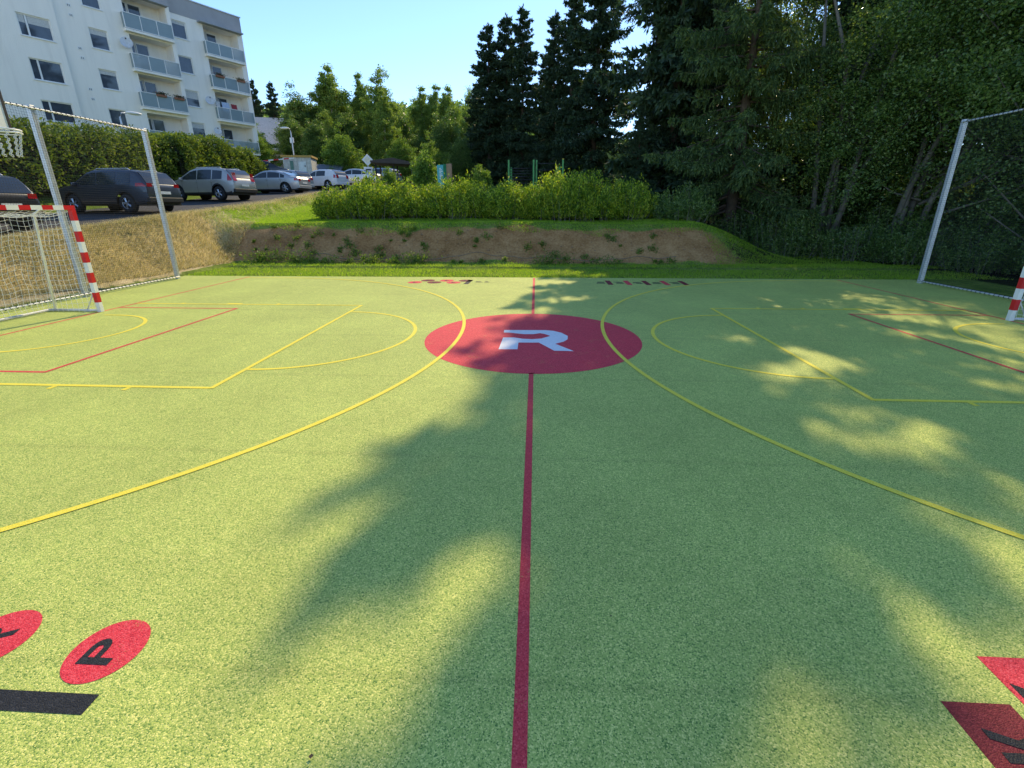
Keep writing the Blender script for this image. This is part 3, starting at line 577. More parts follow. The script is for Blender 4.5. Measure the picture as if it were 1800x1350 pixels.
# ---------------------------------------------------------------- goals
def make_goal(label, s):
    o = empty('goal', (s * BX, 0, 0), 0 if s > 0 else math.pi, label, 'goal', 'striped goals at each end')      # local +x points behind the goal
    HW, GH, t = 1.54, 2.08, .08
    for sy in (-1, 1):
        po = MB().b2((-t / 2, sy * HW - t / 2, 0), (t / 2, sy * HW + t / 2, .20)).build('post', M_WPAINT, o, False, .006)
        for k in range(1, 10): MB().b2((-t / 2, sy * HW - t / 2, k * .2 + .0005), (t / 2, sy * HW + t / 2, min((k + 1) * .2, GH) - .0005)).build('stripe', M_RPAINT if k % 2 else M_WPAINT, po)
    cb = MB().b2((-t / 2, -HW - t / 2, GH - .081), (t / 2, -HW + .18, GH + .0005)).build('crossbar', M_RPAINT, o)
    e = np.linspace(-HW + .18, HW - .18, 15)
    for k in range(14): MB().b2((-t / 2, e[k] + .0005, GH - .08), (t / 2, e[k + 1] - .0005, GH)).build('stripe', M_WPAINT if k % 2 == 0 else M_RPAINT, cb)
    MB().b2((-t / 2, HW - .18, GH - .081), (t / 2, HW + t / 2, GH + .0005)).build('stripe', M_RPAINT, cb)
    D0, D1 = .80, 1.12
    for sy in (-1, 1):
        MB().tube([(.04, sy * HW, .03), (D1, sy * HW, .03)], .026, 8).build('ground_bar', M_GALV, o, True)
        MB().tube([(.04, sy * HW, GH - .06), (D0 * .8, sy * HW, GH - .07), (D0, sy * HW, GH - .16), (D1 - .14, sy * HW, .03)], .02, 8).build('back_stay', M_WPAINT, o, True)
        MB().tube([(.04, sy * HW, .40), (.28, sy * HW, .04)], .012, 6).build('brace', M_GALV, o, True)
    MB().tube([(D1, -HW - .03, .03), (D1, HW + .03, .03)], .024, 8).build('rear_ground_bar', M_GALV, o, True)
    # net: back, two sides and top, 10 cm meshes with sag
    r_ = random.Random(7); mb = MB()
    def panel(fn, nu_, nv_, su, sv):
        for i in range(nu_ + 1): mb.tube([fn(i / nu_, j / sv) for j in range(sv + 1)], .0032, 3, False)
        for j in range(nv_ + 1): mb.tube([fn(i / su, j / nv_) for i in range(su + 1)], .0032, 3, False)
    def back(u, v):
        y = -HW + 2 * HW * u; z = GH - .16 - (GH - .2) * v; x = D0 + (D1 - .14 - D0) * v; sg = math.sin(math.pi * v) * math.sin(math.pi * u)
        return (x + .12 * sg + .012 * math.sin(u * 57 + v * 5), y + .015 * math.sin(v * 21 + u * 9), z - .03 * math.sin(u * 31) * math.sin(v * math.pi) - .03 * abs(math.sin(u * math.pi * 7)) * (1 - v))
    def side(sy):
        def fn(u, v):
            xr = D0 + (D1 - .14 - D0) * v; x = .05 + (xr - .05) * u; z = GH - .10 - .06 * u - (GH - .14) * v
            return (x + .012 * math.sin(v * 19 + u * 3), sy * (HW - .05 - .06 * math.sin(math.pi * u) * math.sin(math.pi * v)), z - .03 * math.sin(u * math.pi) - .01 * math.sin(u * 23))
        return fn
    def topf(u, v): return (.05 + (D0 - .05) * v, -HW + 2 * HW * u, GH - .10 - .06 * v - .07 * math.sin(math.pi * v) - .012 * math.sin(u * 40))
    panel(back, 30, 20, 40, 16); panel(side(1), 8, 20, 8, 16); panel(side(-1), 8, 20, 8, 16); panel(topf, 30, 8, 40, 6)
    mb.build('net', M_NETW, o)
    return o
make_goal('red and white striped goal in front of the parked SUVs', -1)
make_goal('red and white striped goal by the dark wood, mostly cut off', 1)

# ---------------------------------------------------------------- ball-stop nets on white posts
def ball_net(s, label):
    X = s * 10.76; o = empty('ball_stop_net', (X, 1.6, 0), 0, label, 'ball net', 'ball-stop nets at each end'); ys_ = [6.1, 3.15, .2, -2.75]; y0, y1 = ys_[-1] - 1.6, ys_[0] - 1.6; Hn = 4.1
    for y in ys_:
        MB().b2((-.05 + s * .06, y - 1.6 - .05, 0), (.05 + s * .06, y - 1.6 + .05, Hn + .03)).build('post', M_GALV, o, False, .008)
    for z, nm in ((Hn - .03, 'top_rail'), (.07, 'bottom_rail')):
        rl = MB().tube([(0, y0, z), (0, y1, z)], .021, 10).build(nm, M_WPAINT, o, True)
        mb = MB()
        for k in range(int((y1 - y0) / .115)):
            y = y0 + .05 + k * .115; mb.tube([(.028 * math.cos(a), y + .03 * (a / 6.28), z + .028 * math.sin(a)) for a in np.linspace(0, 6.28, 9)], .006, 4, False)
        mb.build('lacing', M_NETD, rl, kind='stuff')
    mb = MB(); xn = -s * .012
    for y in np.arange(y0 + .01, y1 + .001, .052): mb.tube([(xn, y, .04), (xn, y, Hn)], .0017, 3, False)
    for z in np.arange(.06, Hn, .052): mb.tube([(xn, y0, z), (xn, y1, z)], .0017, 3, False)
    mb.build('net', M_NETD, o)
ball_net(-1, 'ball-stop net on white posts in front of the parked cars')
ball_net(1, 'ball-stop net on white posts in front of the dark wood')

# ---------------------------------------------------------------- basketball hoop (only its right half shows)
hp = empty('basketball_hoop', (-10.29, -.03, 0), 0, 'white basketball hoop with chain net and black-edged backboard', 'basketball hoop')
MB().tube([(0, 0, 0), (0, 0, 3.3), (.25, 0, 3.55), (1.72, 0, 3.58)], .06, 10).build('pole', M_GALV, hp, True)
bb = MB().b2((1.74, -.56, 3.22), (1.77, .56, 3.90)).build('backboard', M_WPAINT, hp)
mb = MB(); mb.b2((1.735, .56, 3.20), (1.778, .60, 3.92)); mb.b2((1.735, -.60, 3.20), (1.778, -.56, 3.92)); mb.b2((1.735, -.56, 3.901), (1.778, .56, 3.935)); mb.b2((1.735, -.56, 3.185), (1.778, .56, 3.219)); mb.build('edge_trim', M_PLAST, bb)
rim = MB().ring((2.24, 0, 3.15), .225, .014, 28, 6).build('rim', M_WPAINT, hp, True)
MB().b2((1.778, -.07, 3.06), (2.03, .07, 3.155)).build('rim_bracket', M_WPAINT, hp)
MB().ring((2.24, 0, 3.11), .235, .007, 28, 5).build('lower_ring', M_WPAINT, rim, True)
for k in range(12):
    a = 2 * math.pi * k / 12; mb = MB()
    for q in range(9):
        rr = .225 - .075 * (q / 8) ** .7; z = 3.12 - q * .040; aa = a + .1 * (q % 2)
        mb.ring((2.24 + rr * math.cos(aa), rr * math.sin(aa), z), .016, .006, 8, 4, q % 2)
    mb.build('chain', M_GALV, rim)

# ---------------------------------------------------------------- street furniture and small structures
def post_lamp(name, x, y, hgt, label, arm=.8, az=0.):
    o = empty(name, (x, y, nz(x, y)), az, label, 'street lamp')
    MB().tube([(0, 0, 0), (0, 0, hgt * .5), (0, 0, hgt - .3), (arm * .25, 0, hgt - .05), (arm, 0, hgt)], [.07, .06, .045, .035, .03], 8).build('pole', M_GALV, o, True)
    G = [[(arm + .3 + .42 * math.cos(u) , .16 * math.sin(u) * math.cos(v), hgt + .02 + .10 * math.sin(u) * math.sin(v)) for v in np.linspace(0, 2 * math.pi, 13)] for u in np.linspace(0, math.pi, 9)]
    MB().grid(G).build('lamp_head', M_WPAINT, o, True); return o
lp = post_lamp('street_lamp', -22.6, 37.6, 3.9, 'street lamp on a thin pole behind the silver saloon', .25, R(180))
MB().box((0.05, -.1, 2.9), (.35, .06, .45)).build('notice', M_WPAINT, lp)
post_lamp('street_lamp', -24.8, 21.6, 3.75, 'street lamp rising out of the hedge before the flats', .45, R(60))
# priority-road sign
sx, sy = -14.2, 33.4; so = empty('road_sign', (sx, sy, nz(sx, sy)), R(22), 'white diamond road sign with a square plate on one post', 'road sign')
bz = 5.95 - nz(sx, sy)
MB().tube([(0, 0, 0), (0, 0, bz + .45)], .035, 8).build('pole', M_GALV, so, True)
def diamond(r, y): return [(0, y, bz - r), (r, y, bz), (0, y, bz + r), (-r, y, bz)]
d1 = MB(); a, b_ = diamond(.46, -.045), diamond(.46, -.03); d1.add(a + b_, [(0, 1, 2, 3), (7, 6, 5, 4), (0, 4, 5, 1), (1, 5, 6, 2), (2, 6, 7, 3), (3, 7, 4, 0)]); dp = d1.build('diamond_plate', M_WPAINT, so)
MB().add(diamond(.30, -.048), [(0, 1, 2, 3)]).build('diamond_centre', pm('sign_pale_yellow', (.80, .76, .55), .4), dp)
pl = MB().b2((-.36, -.05, bz - 1.25), (.36, -.035, bz - .55)).build('square_plate', M_WPAINT, so)
MB().b2((-.20, -.053, bz - 1.12), (-.08, -.051, bz - .70)).b2((-.2, -.054, bz - .82), (.22, -.0515, bz - .70)).build('plate_symbol', M_PLAST, pl)
# bus shelter / open hut with dark roof
px, py = -11.5, 32.2; po = empty('open_shelter', (px, py, nz(px, py)), R(8), 'open dark wooden shelter with a shallow roof behind the shrubs', 'shelter'); M_DKW = pm('dark_wood', (.035, .027, .022), .85, 0, .3, 8)
zr = 5.45 - nz(px, py)
MB().add([(-1.75, -1.3, zr + .06), (1.75, -1.3, zr - .08), (1.75, 1.3, zr - .08), (-1.75, 1.3, zr + .06), (-1.75, -1.3, zr + .2), (1.75, -1.3, zr + .04), (1.75, 1.3, zr + .04), (-1.75, 1.3, zr + .2), (0, -1.3, zr + .42), (0, 1.3, zr + .42)],
         [(3, 2, 1, 0), (0, 1, 5, 8, 4), (2, 3, 7, 9, 6), (1, 2, 6, 5), (3, 0, 4, 7), (4, 8, 9, 7), (8, 5, 6, 9)]).build('roof', pm('roof_brown', (.07, .055, .045), .85), po)
for ax_ in (-1.4, 0, 1.4):
    for ay in (-1, 1): MB().b2((ax_ - .05, ay - .05, 0), (ax_ + .05, ay + .05, zr + .0)).build('post', M_DKW, po)
for k in range(3): MB().b2((-1.34, 1.06, .25 + k * .3), (1.34, 1.10, .5 + k * .3)).build('board', M_DKW, po)
MB().b2((-1.2, .5, .42), (1.2, .9, .47)).build('bench_seat', M_DKW, po)
# metal cabin with ochre roof edge and a door
cx_, cy_ = -21.7, 36.8; co = empty('metal_cabin', (cx_, cy_, nz(cx_, cy_)), R(12), 'small pale corrugated cabin with ochre roof edge', 'cabin'); M_CORR = pm('pale_corrugated', (.50, .50, .46), .6, 0, .2, 5)
zc_ = 6.45 - nz(cx_, cy_)
for k in range(12): MB().b2((-1.2 + k * .2, -1.0 - (.03 if k % 2 else 0), 0), (-1.2 + k * .2 + .199, -.96, zc_)).build('wall_sheet', M_CORR, co)
MB().b2((-1.2, -.95, 0), (1.2, 1.0, zc_ - .01)).build('body', M_CORR, co); MB().b2((-1.32, -1.15, zc_), (1.32, 1.1, zc_ + .16)).build('roof', pm('ochre_board', (.42, .27, .07), .8), co)
dr = MB().b2((.1, -1.06, .05), (.75, -1.035, zc_ - .35)).build('door', pm('door_pale', (.60, .66, .66), .5), co); MB().b2((.62, -1.09, .8), (.68, -1.062, .95)).build('handle', M_PLAST, dr)
MB().b2((-.62, -1.055, .3), (-.34, -1.034, zc_ - .3)).build('green_panel', pm('cabin_green', (.10, .22, .18), .6), co)
gx_, gy_ = -20.7, 40.2; go = empty('low_shed', (gx_, gy_, nz(gx_, gy_)), R(10), 'low brown shed with grey sheet roof right of the cabin', 'shed'); zg = 6.0 - nz(gx_, gy_)
for k in range(6): MB().b2((-1.2 + k * .4, -1, 0), (-1.2 + k * .4 + .385, -.96, zg - .55)).build('board', pm('shed_board', (.16, .11, .08), .9), go)
MB().b2((-1.2, -.94, 0), (1.2, 1.2, zg - .56)).build('body', M_DKW, go)
MB().add([(-1.4, -1.3, zg - .6), (1.4, -1.3, zg - .6), (1.4, 1.3, zg + .25), (-1.4, 1.3, zg + .25), (-1.4, -1.3, zg - .5), (1.4, -1.3, zg - .5), (1.4, 1.3, zg + .35), (-1.4, 1.3, zg + .35)], [(3, 2, 1, 0), (4, 5, 6, 7), (0, 1, 5, 4), (1, 2, 6, 5), (2, 3, 7, 6), (3, 0, 4, 7)]).build('roof', pm('sheet_roof_grey', (.13, .145, .17), .7), go)
# barrier
bx_, by_ = -23.4, 34.4; bo_ = empty('barrier', (bx_, by_, nz(bx_, by_)), R(15), 'red and white lifting barrier by the corner of the flats', 'barrier')
MB().b2((-.15, -.15, 0), (.15, .15, 1.05)).build('stand', M_GREYR, bo_)
for k in range(6): MB().tube([(-.3 + k * .42, -.2, 1.05 + k * .045), (-.3 + k * .42 + .415, -.2, 1.05 + k * .045 + .043)], .05, 6).build('boom_section', M_RPAINT if k % 2 == 0 else M_WPAINT, bo_)
# information pillar: teal, green and brown leaves
ix, iy = -5.25, 20.6; io = empty('information_pillar', (ix, iy, nz(ix, iy)), R(5), 'teal, green and brown information pillar behind the shrub row', 'sign'); zi = 4.45 - nz(ix, iy)
def fold(name, a, b_, z0, z1, mat): 
    d = (Vector(b_) - Vector(a)).normalized(); q = Vector((-d.y, d.x)) * .03; v = [Vector(a) - q, Vector(b_) - q, Vector(b_) + q, Vector(a) + q]
    return MB().add([(p.x, p.y, z) for z in (z0, z1) for p in v], [(3, 2, 1, 0), (4, 5, 6, 7), (0, 1, 5, 4), (1, 2, 6, 5), (2, 3, 7, 6), (3, 0, 4, 7)]).build(name, mat, io)
f1 = fold('teal_panel', (-.42, .0), (-.06, -.10), 0, zi - .04, pm('teal_board', (.07, .38, .42), .5)); fold('green_panel', (-.055, -.10), (.09, .04), 0, zi, pm('green_board', (.03, .26, .12), .5)); f3 = fold('brown_panel', (.095, .04), (.42, -.12), 0, zi + .02, pm('brown_board', (.33, .20, .12), .6))
mb = MB()
for k in range(9): zq = zi - .25 - k * .075; mb.add([(-.30, -.0705, zq), (-.30 + .10 + .05 * ((k * 7) % 3), -.0705 - .036 - .014 * ((k * 7) % 3), zq), (-.30 + .10 + .05 * ((k * 7) % 3), -.0705 - .036 - .014 * ((k * 7) % 3), zq + .035), (-.30, -.0705, zq + .035)], [(0, 1, 2, 3)])
mb.build('lettering', M_WPAINT, f1)
# outdoor gym: green posts with bars
ox, oy = 0, 23.4; gm = empty('outdoor_gym', (ox, oy, nz(ox, oy)), 0, 'outdoor gym frame with green posts and dark bars behind the shrubs', 'gym frame'); zgm = 4.92 - nz(ox, oy); M_GRN = pm('gym_green', (.06, .30, .07), .45)
GP = [(-1.72, 0), (-1.62, 1.1), (-.16, 0), (.02, .25), (1.32, 1.0), (1.5, .6), (1.66, 0)]
for x, y in GP:
    tp = zgm if y < .3 else zgm - .35
    p_ = MB().b2((x - .055, y - .055, 0), (x + .055, y + .055, tp)).build('post', M_GRN, gm, False, .01)
    if x > 1.6: MB().b2((x - .06, y - .06, tp), (x + .06, y + .06, tp + .05)).build('cap', pm('gym_yellow', (.6, .45, .05), .5), p_)
for k, z in enumerate((.45, .30, .14, -.04, -.22, -.42)): MB().tube([(-1.66, 0, zgm - .95 + z), (-.2, 0, zgm - .95 + z)], .022, 8).build('bar', M_PLAST, gm, True)
for z, xa in ((zgm - .22, .05), (zgm - .6, .05)): MB().tube([(xa, .12, z), (1.62, .02, z)], .02, 8).build('bar', M_PLAST, gm, True)
# house with pale roof behind the flats
hx, hy = -37.2, 60; ho = empty('house', (hx, hy, nz(hx, hy)), R(18), 'pale roofed house half hidden behind the end of the flats', 'house'); zh = 9.6 - nz(hx, hy)
MB().b2((-4.5, -4, -1), (4.5, 4, zh)).build('wall', pm('house_wall', (.40, .36, .30), .9), ho)
rf_ = MB().add([(-4.9, -4.5, zh - .3), (4.9, -4.5, zh - .3), (4.9, 0, zh + 4.2), (-4.9, 0, zh + 4.2), (4.9, 4.5, zh - .3), (-4.9, 4.5, zh - .3), (-4.9, -4.5, zh - .1), (4.9, -4.5, zh - .1), (4.9, 0, zh + 4.4), (-4.9, 0, zh + 4.4), (4.9, 4.5, zh - .1), (-4.9, 4.5, zh - .1)],
    [(0, 3, 2, 1), (3, 5, 4, 2), (6, 7, 8, 9), (9, 8, 10, 11), (0, 1, 7, 6), (4, 5, 11, 10), (1, 2, 8, 7), (2, 4, 10, 8), (0, 6, 9, 3), (3, 9, 11, 5)]).build('roof', pm('pale_roof', (.62, .58, .55), .7), ho)
for k in range(3):
    w_ = MB().b2((-3 + k * 2.6, -4.06, zh - 2.0), (-1.9 + k * 2.6, -4.0, zh - .7)).build('window', M_FRAME, ho); MB().b2((-2.9 + k * 2.6, -4.08, zh - 1.9), (-2.0 + k * 2.6, -4.065, zh - .8)).build('pane', M_PANE, w_)
a_ = math.atan2(4.5, 4.5)
sk = MB().box((3.0, -2.2, zh + 2.10), (1.1, 1.3, .1), Matrix.Rotation(a_, 3, 'X')).build('skylight', M_PANE, rf_)

# ---------------------------------------------------------------- trees
def spruce_mesh(seed, Ht, Rr, twig_l, twig_w, step, dens, base=.06, droop=.35, curtain=.7, ragged=.25, pw=.6):
    rng = np.random.default_rng(seed); VV = []; br = MB(); z = base * Ht
    while z < Ht * .985:
        t = (z - base * Ht) / (Ht * (1 - base)); L = Rr * (1 - t) ** pw * (.82 + .18 * math.sin(z * 1.9 + seed)) + .12
        nb = 5 if t > .75 else 6
        for k in range(nb):
            az = rng.uniform(0, 2 * math.pi); l_ = L * rng.uniform(1 - ragged * 1.6, 1 + ragged * .5); z0 = z + rng.uniform(-.5, .5) * step
            n_ = max(3, int(l_ / .16 * dens)); s = np.sort(rng.uniform(.10, 1, n_)); d = np.array([math.cos(az), math.sin(az)])
            slope = .45 * t - .25 * (1 - t)
            def path(q): return np.stack([d[0] * l_ * q, d[1] * l_ * q, z0 + l_ * (slope * q - droop * q * q + droop * .75 * q ** 4)], -1)
            P = path(s); side = np.array([-d[1], d[0], 0]); fw = np.array([d[0], d[1], 0])
            if l_ > .8: br.tube([tuple(path(np.array([q]))[0]) for q in (0, .35, .7, .97)], [.018 + .012 * l_, .014 + .006 * l_, .012, .005], 4, False)
            for sgn in (-1, 1):
                for rep in range(2):
                    sl = (.20 + .55 * np.sin(np.pi * np.clip(s, .12, .92)) ** .8) * min(.95, .30 * l_ + .15) * rng.uniform(.5, 1.15, n_)
                    A = unit(sgn * side * rng.uniform(.35, 1, (n_, 1)) + fw * rng.uniform(.1, .7, (n_, 1)) + np.array([0, 0, -1]) * rng.uniform(0, curtain * 1.3, (n_, 1)) + rng.normal(size=(n_, 3)) * .12)
                    m_ = 4; B = P + 0
                    for j in range(m_):
                        A2 = unit(A + np.array([0, 0, -.28 * curtain * j]) + rng.normal(size=(n_, 3)) * .13); seg = (sl / m_)
                        VV.append(rhombs(B, A2, np.maximum(seg * 1.55, twig_l * .6), twig_w * rng.uniform(.7, 1.3, n_), rng))
                        # needles to the side
                        A3 = unit(A2 + rng.normal(size=(n_, 3)) * .8); VV.append(rhombs(B, A3, twig_l * rng.uniform(.5, 1, n_), twig_w * .8, rng))
                        B = B + A2 * seg[:, None]
            A = unit(np.repeat(fw[None], n_, 0) + np.array([0, 0, .15]) + rng.normal(size=(n_, 3)) * .35); VV.append(rhombs(P, A, twig_l * 1.3, twig_w * 1.1, rng))
        z += step * (1.0 if t < .7 else .75)
    n_ = 30; P = np.stack([np.zeros(n_), np.zeros(n_), np.linspace(Ht * .95, Ht, n_)], -1); VV.append(rhombs(P, unit(rng.normal(size=(n_, 3)) * .4 + (0, 0, 1)), twig_l, twig_w, rng))
    return np.concatenate(VV), br
def make_spruce(name, label, group, seed, Ht, Rr, mat, **kw):
    o = empty(name, (0, 0, 0), 0, label, 'tree', group); V, br = spruce_mesh(seed, Ht, Rr, **kw)
    MB().tube([(0, 0, -.5), (.02, .01, Ht * .3), (0, .03, Ht * .65), (0, 0, Ht * .98)], [.014 * Ht + .05, .011 * Ht + .03, .006 * Ht, .015], 10).build('trunk', M_BARK, o, True)
    br.build('branches', M_BARK, o, True, kind='stuff'); quads_obj('crown', V, mat, o); return o
def put(o, x, y, rz=0, sc=1, label=None, sz=None, dz=0):
    o.location = (x, y, nz(x, y) - .1 + dz); o.rotation_euler = (0, 0, rz); o.scale = (sc, sc, sz or sc)
    if label: o['label'] = label
    return o
SPG = 'spruces at the edge of the wood'
big = make_spruce('spruce_tree', 'largest spruce with hanging sunlit boughs at the right of the shrubs', SPG, 11, 16.5, 4.3, F_SPRUCE, pw=.45, twig_l=.20, twig_w=.055, step=.44, dens=1.3, base=.04, droop=.46, curtain=1.0)
put(big, 9.0, 15.2, R(40))
s2 = make_spruce('spruce_tree', 'leftmost spruce top of the dark group behind the gym', SPG, 23, 17, 3.9, F_SPRUCED, twig_l=.34, twig_w=.12, step=.40, dens=1.0, base=.03, droop=.30, curtain=.5)
def top_at(o, x, y, ztop, Ht, rz, lab, wide=1.0):
    sc = (ztop - nz(x, y)) / Ht; put(o, x, y, rz, sc * wide, lab, sc); return o
top_at(s2, -5.4, 49.4, 20.8, 17, 0, 'leftmost spruce of the dark group behind the gym', 1.12)
top_at(copy_tree(s2), -3.5, 50.6, 22.0, 17, 1.1, 'second spruce from the left in the dark group behind the gym', 1.0)
top_at(copy_tree(s2), -1.6, 48.2, 21.9, 17, 2.3, 'third spruce from the left behind the gym, beside the sky gap', .95)
s3 = make_spruce('spruce_tree', 'spruce', SPG, 31, 19, 3.8, F_SPRUCED, twig_l=.34, twig_w=.11, step=.42, dens=1.0, base=.04, droop=.34, curtain=.7, ragged=.35)
top_at(copy_tree(s2), .9, 53.0, 19.0, 17, 5.5, 'shorter dark spruce in the gap between the two spruce groups', 1.0)
top_at(copy_tree(s2), -7.2, 52.0, 15.5, 17, 4.4, 'low dark spruce at the left edge of the dark group', 1.1)
top_at(s3, 1.7, 46.0, 20.6, 19, .4, 'slim spruce just right of the sky gap', 1.0)
top_at(copy_tree(s3), 3.4, 44.2, 22.2, 19, 1.9, 'fourth tall spruce behind the right-hand gym post', 1.1)
top_at(copy_tree(s3), 5.4, 40.5, 25.5, 19, 3.0, 'tall spruce with bare trunk showing left of the leaning boughs', 1.1)
s4 = make_spruce('spruce_tree', 'x', SPG, 37, 22, 4.6, F_SPRUCED, twig_l=.30, twig_w=.09, step=.80, dens=.95, base=.04, droop=.30, curtain=.45, ragged=.65, pw=.55)
top_at(s4, 7.3, 25.2, 24.5, 22, 4.1, 'tall spruce with sky showing through its hanging twigs', .85)
top_at(copy_tree(s4), 9.6, 27.0, 26.0, 22, 5.2, 'tall dark spruce behind the sunlit hanging boughs', .9)
top_at(copy_tree(s2), 7.4, 20.4, 25.5, 17, 2.0, 'dark spruce directly left of the largest spruce', .85)
top_at(copy_tree(s3), 16.0, 21.0, 22.0, 19, .9, 'dark spruce behind the leaning stems right of the largest spruce', .8)
top_at(copy_tree(s2), 5.2, 18.2, 7.0, 17, .7, 'small young spruce behind the right end of the shrub row', 1.0)
top_at(copy_tree(s2), -38.6, 60.5, 18.8, 17, .3, 'left of two far spruces above the house roof', .75)
top_at(copy_tree(s2), -36.4, 61.0, 18.6, 17, 1.3, 'right of two far spruces above the house roof', .85)

def crown_pts(rng, ncl, nl, rx, rz_, zc_, clr, egg=0., hollow=.55):
    c = rng.normal(size=(ncl, 3)); c = unit(c) * (rng.uniform(hollow, 1, (ncl, 1)) ** .6); c *= (rx, rx, rz_); az_ = np.arctan2(c[:, 1], c[:, 0]); p1, p2, p3 = rng.uniform(0, 6.3, 3); c *= (1 + .20 * np.sin(3 * az_ + p1 + 3 * c[:, 2] / rz_) + .16 * np.sin(5 * az_ + p2 - 5 * c[:, 2] / rz_) + .10 * np.sin(7 * c[:, 2] / rz_ + p3))[:, None]; c *= rng.uniform(.70, 1.12, (ncl, 1)); c[:, :2] *= (1 - egg * (c[:, 2:3] / rz_)); c[:, 2] += zc_
    P = np.repeat(c, nl, 0); r = clr * rng.uniform(.6, 1.35, (ncl, 1)); P = P + rng.normal(size=P.shape) * np.repeat(r, nl, 0) * (.6, .6, .42)
    return c, P
def make_tree(name, label, group, seed, Ht, rx, cb, ncl, nl, leaf, mat, bark, clr=.6, egg=.25, lean=(0, 0), hang=0., stems=1, trunk_r=None, hollow=.45):
    rng = np.random.default_rng(seed); o = empty(name, (0, 0, 0), 0, label, 'tree', group)
    rz_ = (Ht - cb) / 2; c, P = crown_pts(rng, ncl, nl, rx, rz_, cb + rz_, clr, egg, hollow)
    ln = np.array([lean[0], lean[1], 0]); sh = lambda Q: Q + ln * ((Q[:, 2:3] / Ht) ** 1.2)
    c = sh(c); P = sh(P); tr = trunk_r or .018 * Ht
    for k in range(stems):
        a = 2 * math.pi * k / max(stems, 1) + seed; off = Vector((math.cos(a), math.sin(a), 0)) * (0 if stems == 1 else .35)
        ends = c[rng.integers(0, ncl)] if stems > 1 else np.array([lean[0] * .85, lean[1] * .85, Ht * .92])
        e = Vector(ends) if stems > 1 else Vector(ends); e.z = max(e.z, Ht * .7)
        pts = [Vector((0, 0, -.4)) + off, Vector((e.x * .12, e.y * .12, Ht * .2)) + off * 1.2, Vector((e.x * .45, e.y * .45, Ht * .5)) + off * 1.4, e]
        MB().tube(pts, [tr * (1 if stems == 1 else .6), tr * (.85 if stems == 1 else .5), tr * (.55 if stems == 1 else .38), tr * .12], 9).build('trunk', bark, o, True)
    mb = MB()
    for k in rng.choice(ncl, min(ncl, 34), replace=False):
        e = Vector(c[k]); z0 = max(cb * .55, e.z - .55 * math.hypot(e.x, e.y) - .3); q = (z0 / Ht) ** 1.2; s_ = Vector((lean[0] * q, lean[1] * q, z0)); md_ = (s_ + e) / 2 + Vector((0, 0, -.1 * (e - s_).length)); mb.tube([s_, md_, e], [tr * .28, tr * .17, .01], 5, False)
    mb.build('limbs', bark, o, True, kind='stuff')
    A = unit(rng.normal(size=P.shape) + (0, 0, -hang)); quads_obj('crown', rhombs(P, A, leaf * rng.uniform(.7, 1.3, len(P)), leaf * .62 * rng.uniform(.7, 1.2, len(P)), rng), mat, o)
    return o
# far deciduous belt behind the car park
BG = 'trees behind the car park'
b1 = make_tree('birch_tree', 'b', BG, 41, 15, 2.6, 1.6, 300, 120, .27, F_BIRCH, M_BIRCH, .50, .45, hang=.8)
b2 = make_tree('birch_tree', 'b', BG, 42, 15, 3.0, 1.2, 300, 120, .27, F_BIRCH, M_BIRCH, .55, .35, hang=.6)
d1_ = make_tree('broadleaf_tree', 'b', BG, 43, 10, 3.6, .6, 320, 115, .25, F_LEAF, M_BARKG, .58, .3)
d2_ = make_tree('broadleaf_tree', 'b', BG, 44, 12, 3.4, .8, 320, 115, .25, F_LEAFD, M_BARKG, .6, .35)
used = set()
def place(proto, Ht, x, y, ztop, wide, rz, lab):
    o = proto if id(proto) not in used else copy_tree(proto); used.add(id(proto)); return top_at(o, x, y, ztop, Ht, rz, lab, wide)
place(b1, 15, -28.0, 60.5, 20.0, 1.15, .2, 'tallest birch rising left of centre behind the car park')
place(b1, 15, -24.6, 62.7, 19.6, .75, 1.4, 'slim birch between the tallest birch and the bright double birch')
place(b2, 15, -20.6, 58.3, 18.4, .95, 2.2, 'broad birch behind the road sign')
place(b1, 15, -18.9, 54.0, 15.6, .85, 3.0, 'bright green birch just right of the broad birch')
place(b1, 15, -16.9, 66.0, 18.6, .9, 4.0, 'left of three birch tops right of the road sign')
place(b1, 15, -14.9, 66.4, 18.9, .9, 5.0, 'middle of three birch tops right of the road sign')
place(b1, 15, -12.4, 62.8, 17.9, .95, 6.0, 'right of three birch tops right of the road sign')
place(b2, 15, -10.8, 74, 19.4, .9, .9, 'far birch beside the dark spruce group')
place(b2, 15, -9.4, 58, 14.0, .8, 2.9, 'light green birch at the foot of the dark spruce group')
place(d2_, 12, -31.8, 59, 16.4, 1.2, .5, 'dark broadleaf tree between the far spruces and the tallest birch')
place(d2_, 12, -28.6, 50, 11.8, 1.15, 1.7, 'dark broadleaf tree behind the pale cabin')
place(d1_, 10, -30.0, 44.5, 9.6, .95, 2.7, 'light green tree beside the corner of the flats')
place(d1_, 10, -20.0, 42.6, 9.3, 1.15, .3, 'rounded leafy tree overhanging the low shed')
place(d2_, 12, -24.2, 46.5, 11.2, 1.0, 3.3, 'dark tree behind the street lamp')
place(d1_, 10, -15.4, 48, 9.6, 1.0, 4.4, 'leafy tree behind the open shelter')
place(d1_, 10, -11.0, 43, 8.6, .9, 5.1, 'pale leafed tree right of the open shelter')
place(d2_, 12, -8.4, 47, 9.4, .9, .8, 'leafy tree between the shelter and the information pillar')
place(d2_, 12, -15.5, 56, 11, 1.2, 1.9, 'dark tree low behind the shelter roof')
place(d2_, 12, -24.5, 56, 13.5, 1.2, 2.5, 'dark tree filling the gap below the slim birch')
place(d2_, 12, -33.5, 66, 15.5, 1.3, 3.9, 'dark tree on the skyline right of the far spruces')
place(d2_, 12, -21.5, 70, 16.5, 1.3, 4.9, 'dark skyline tree behind the broad birch')
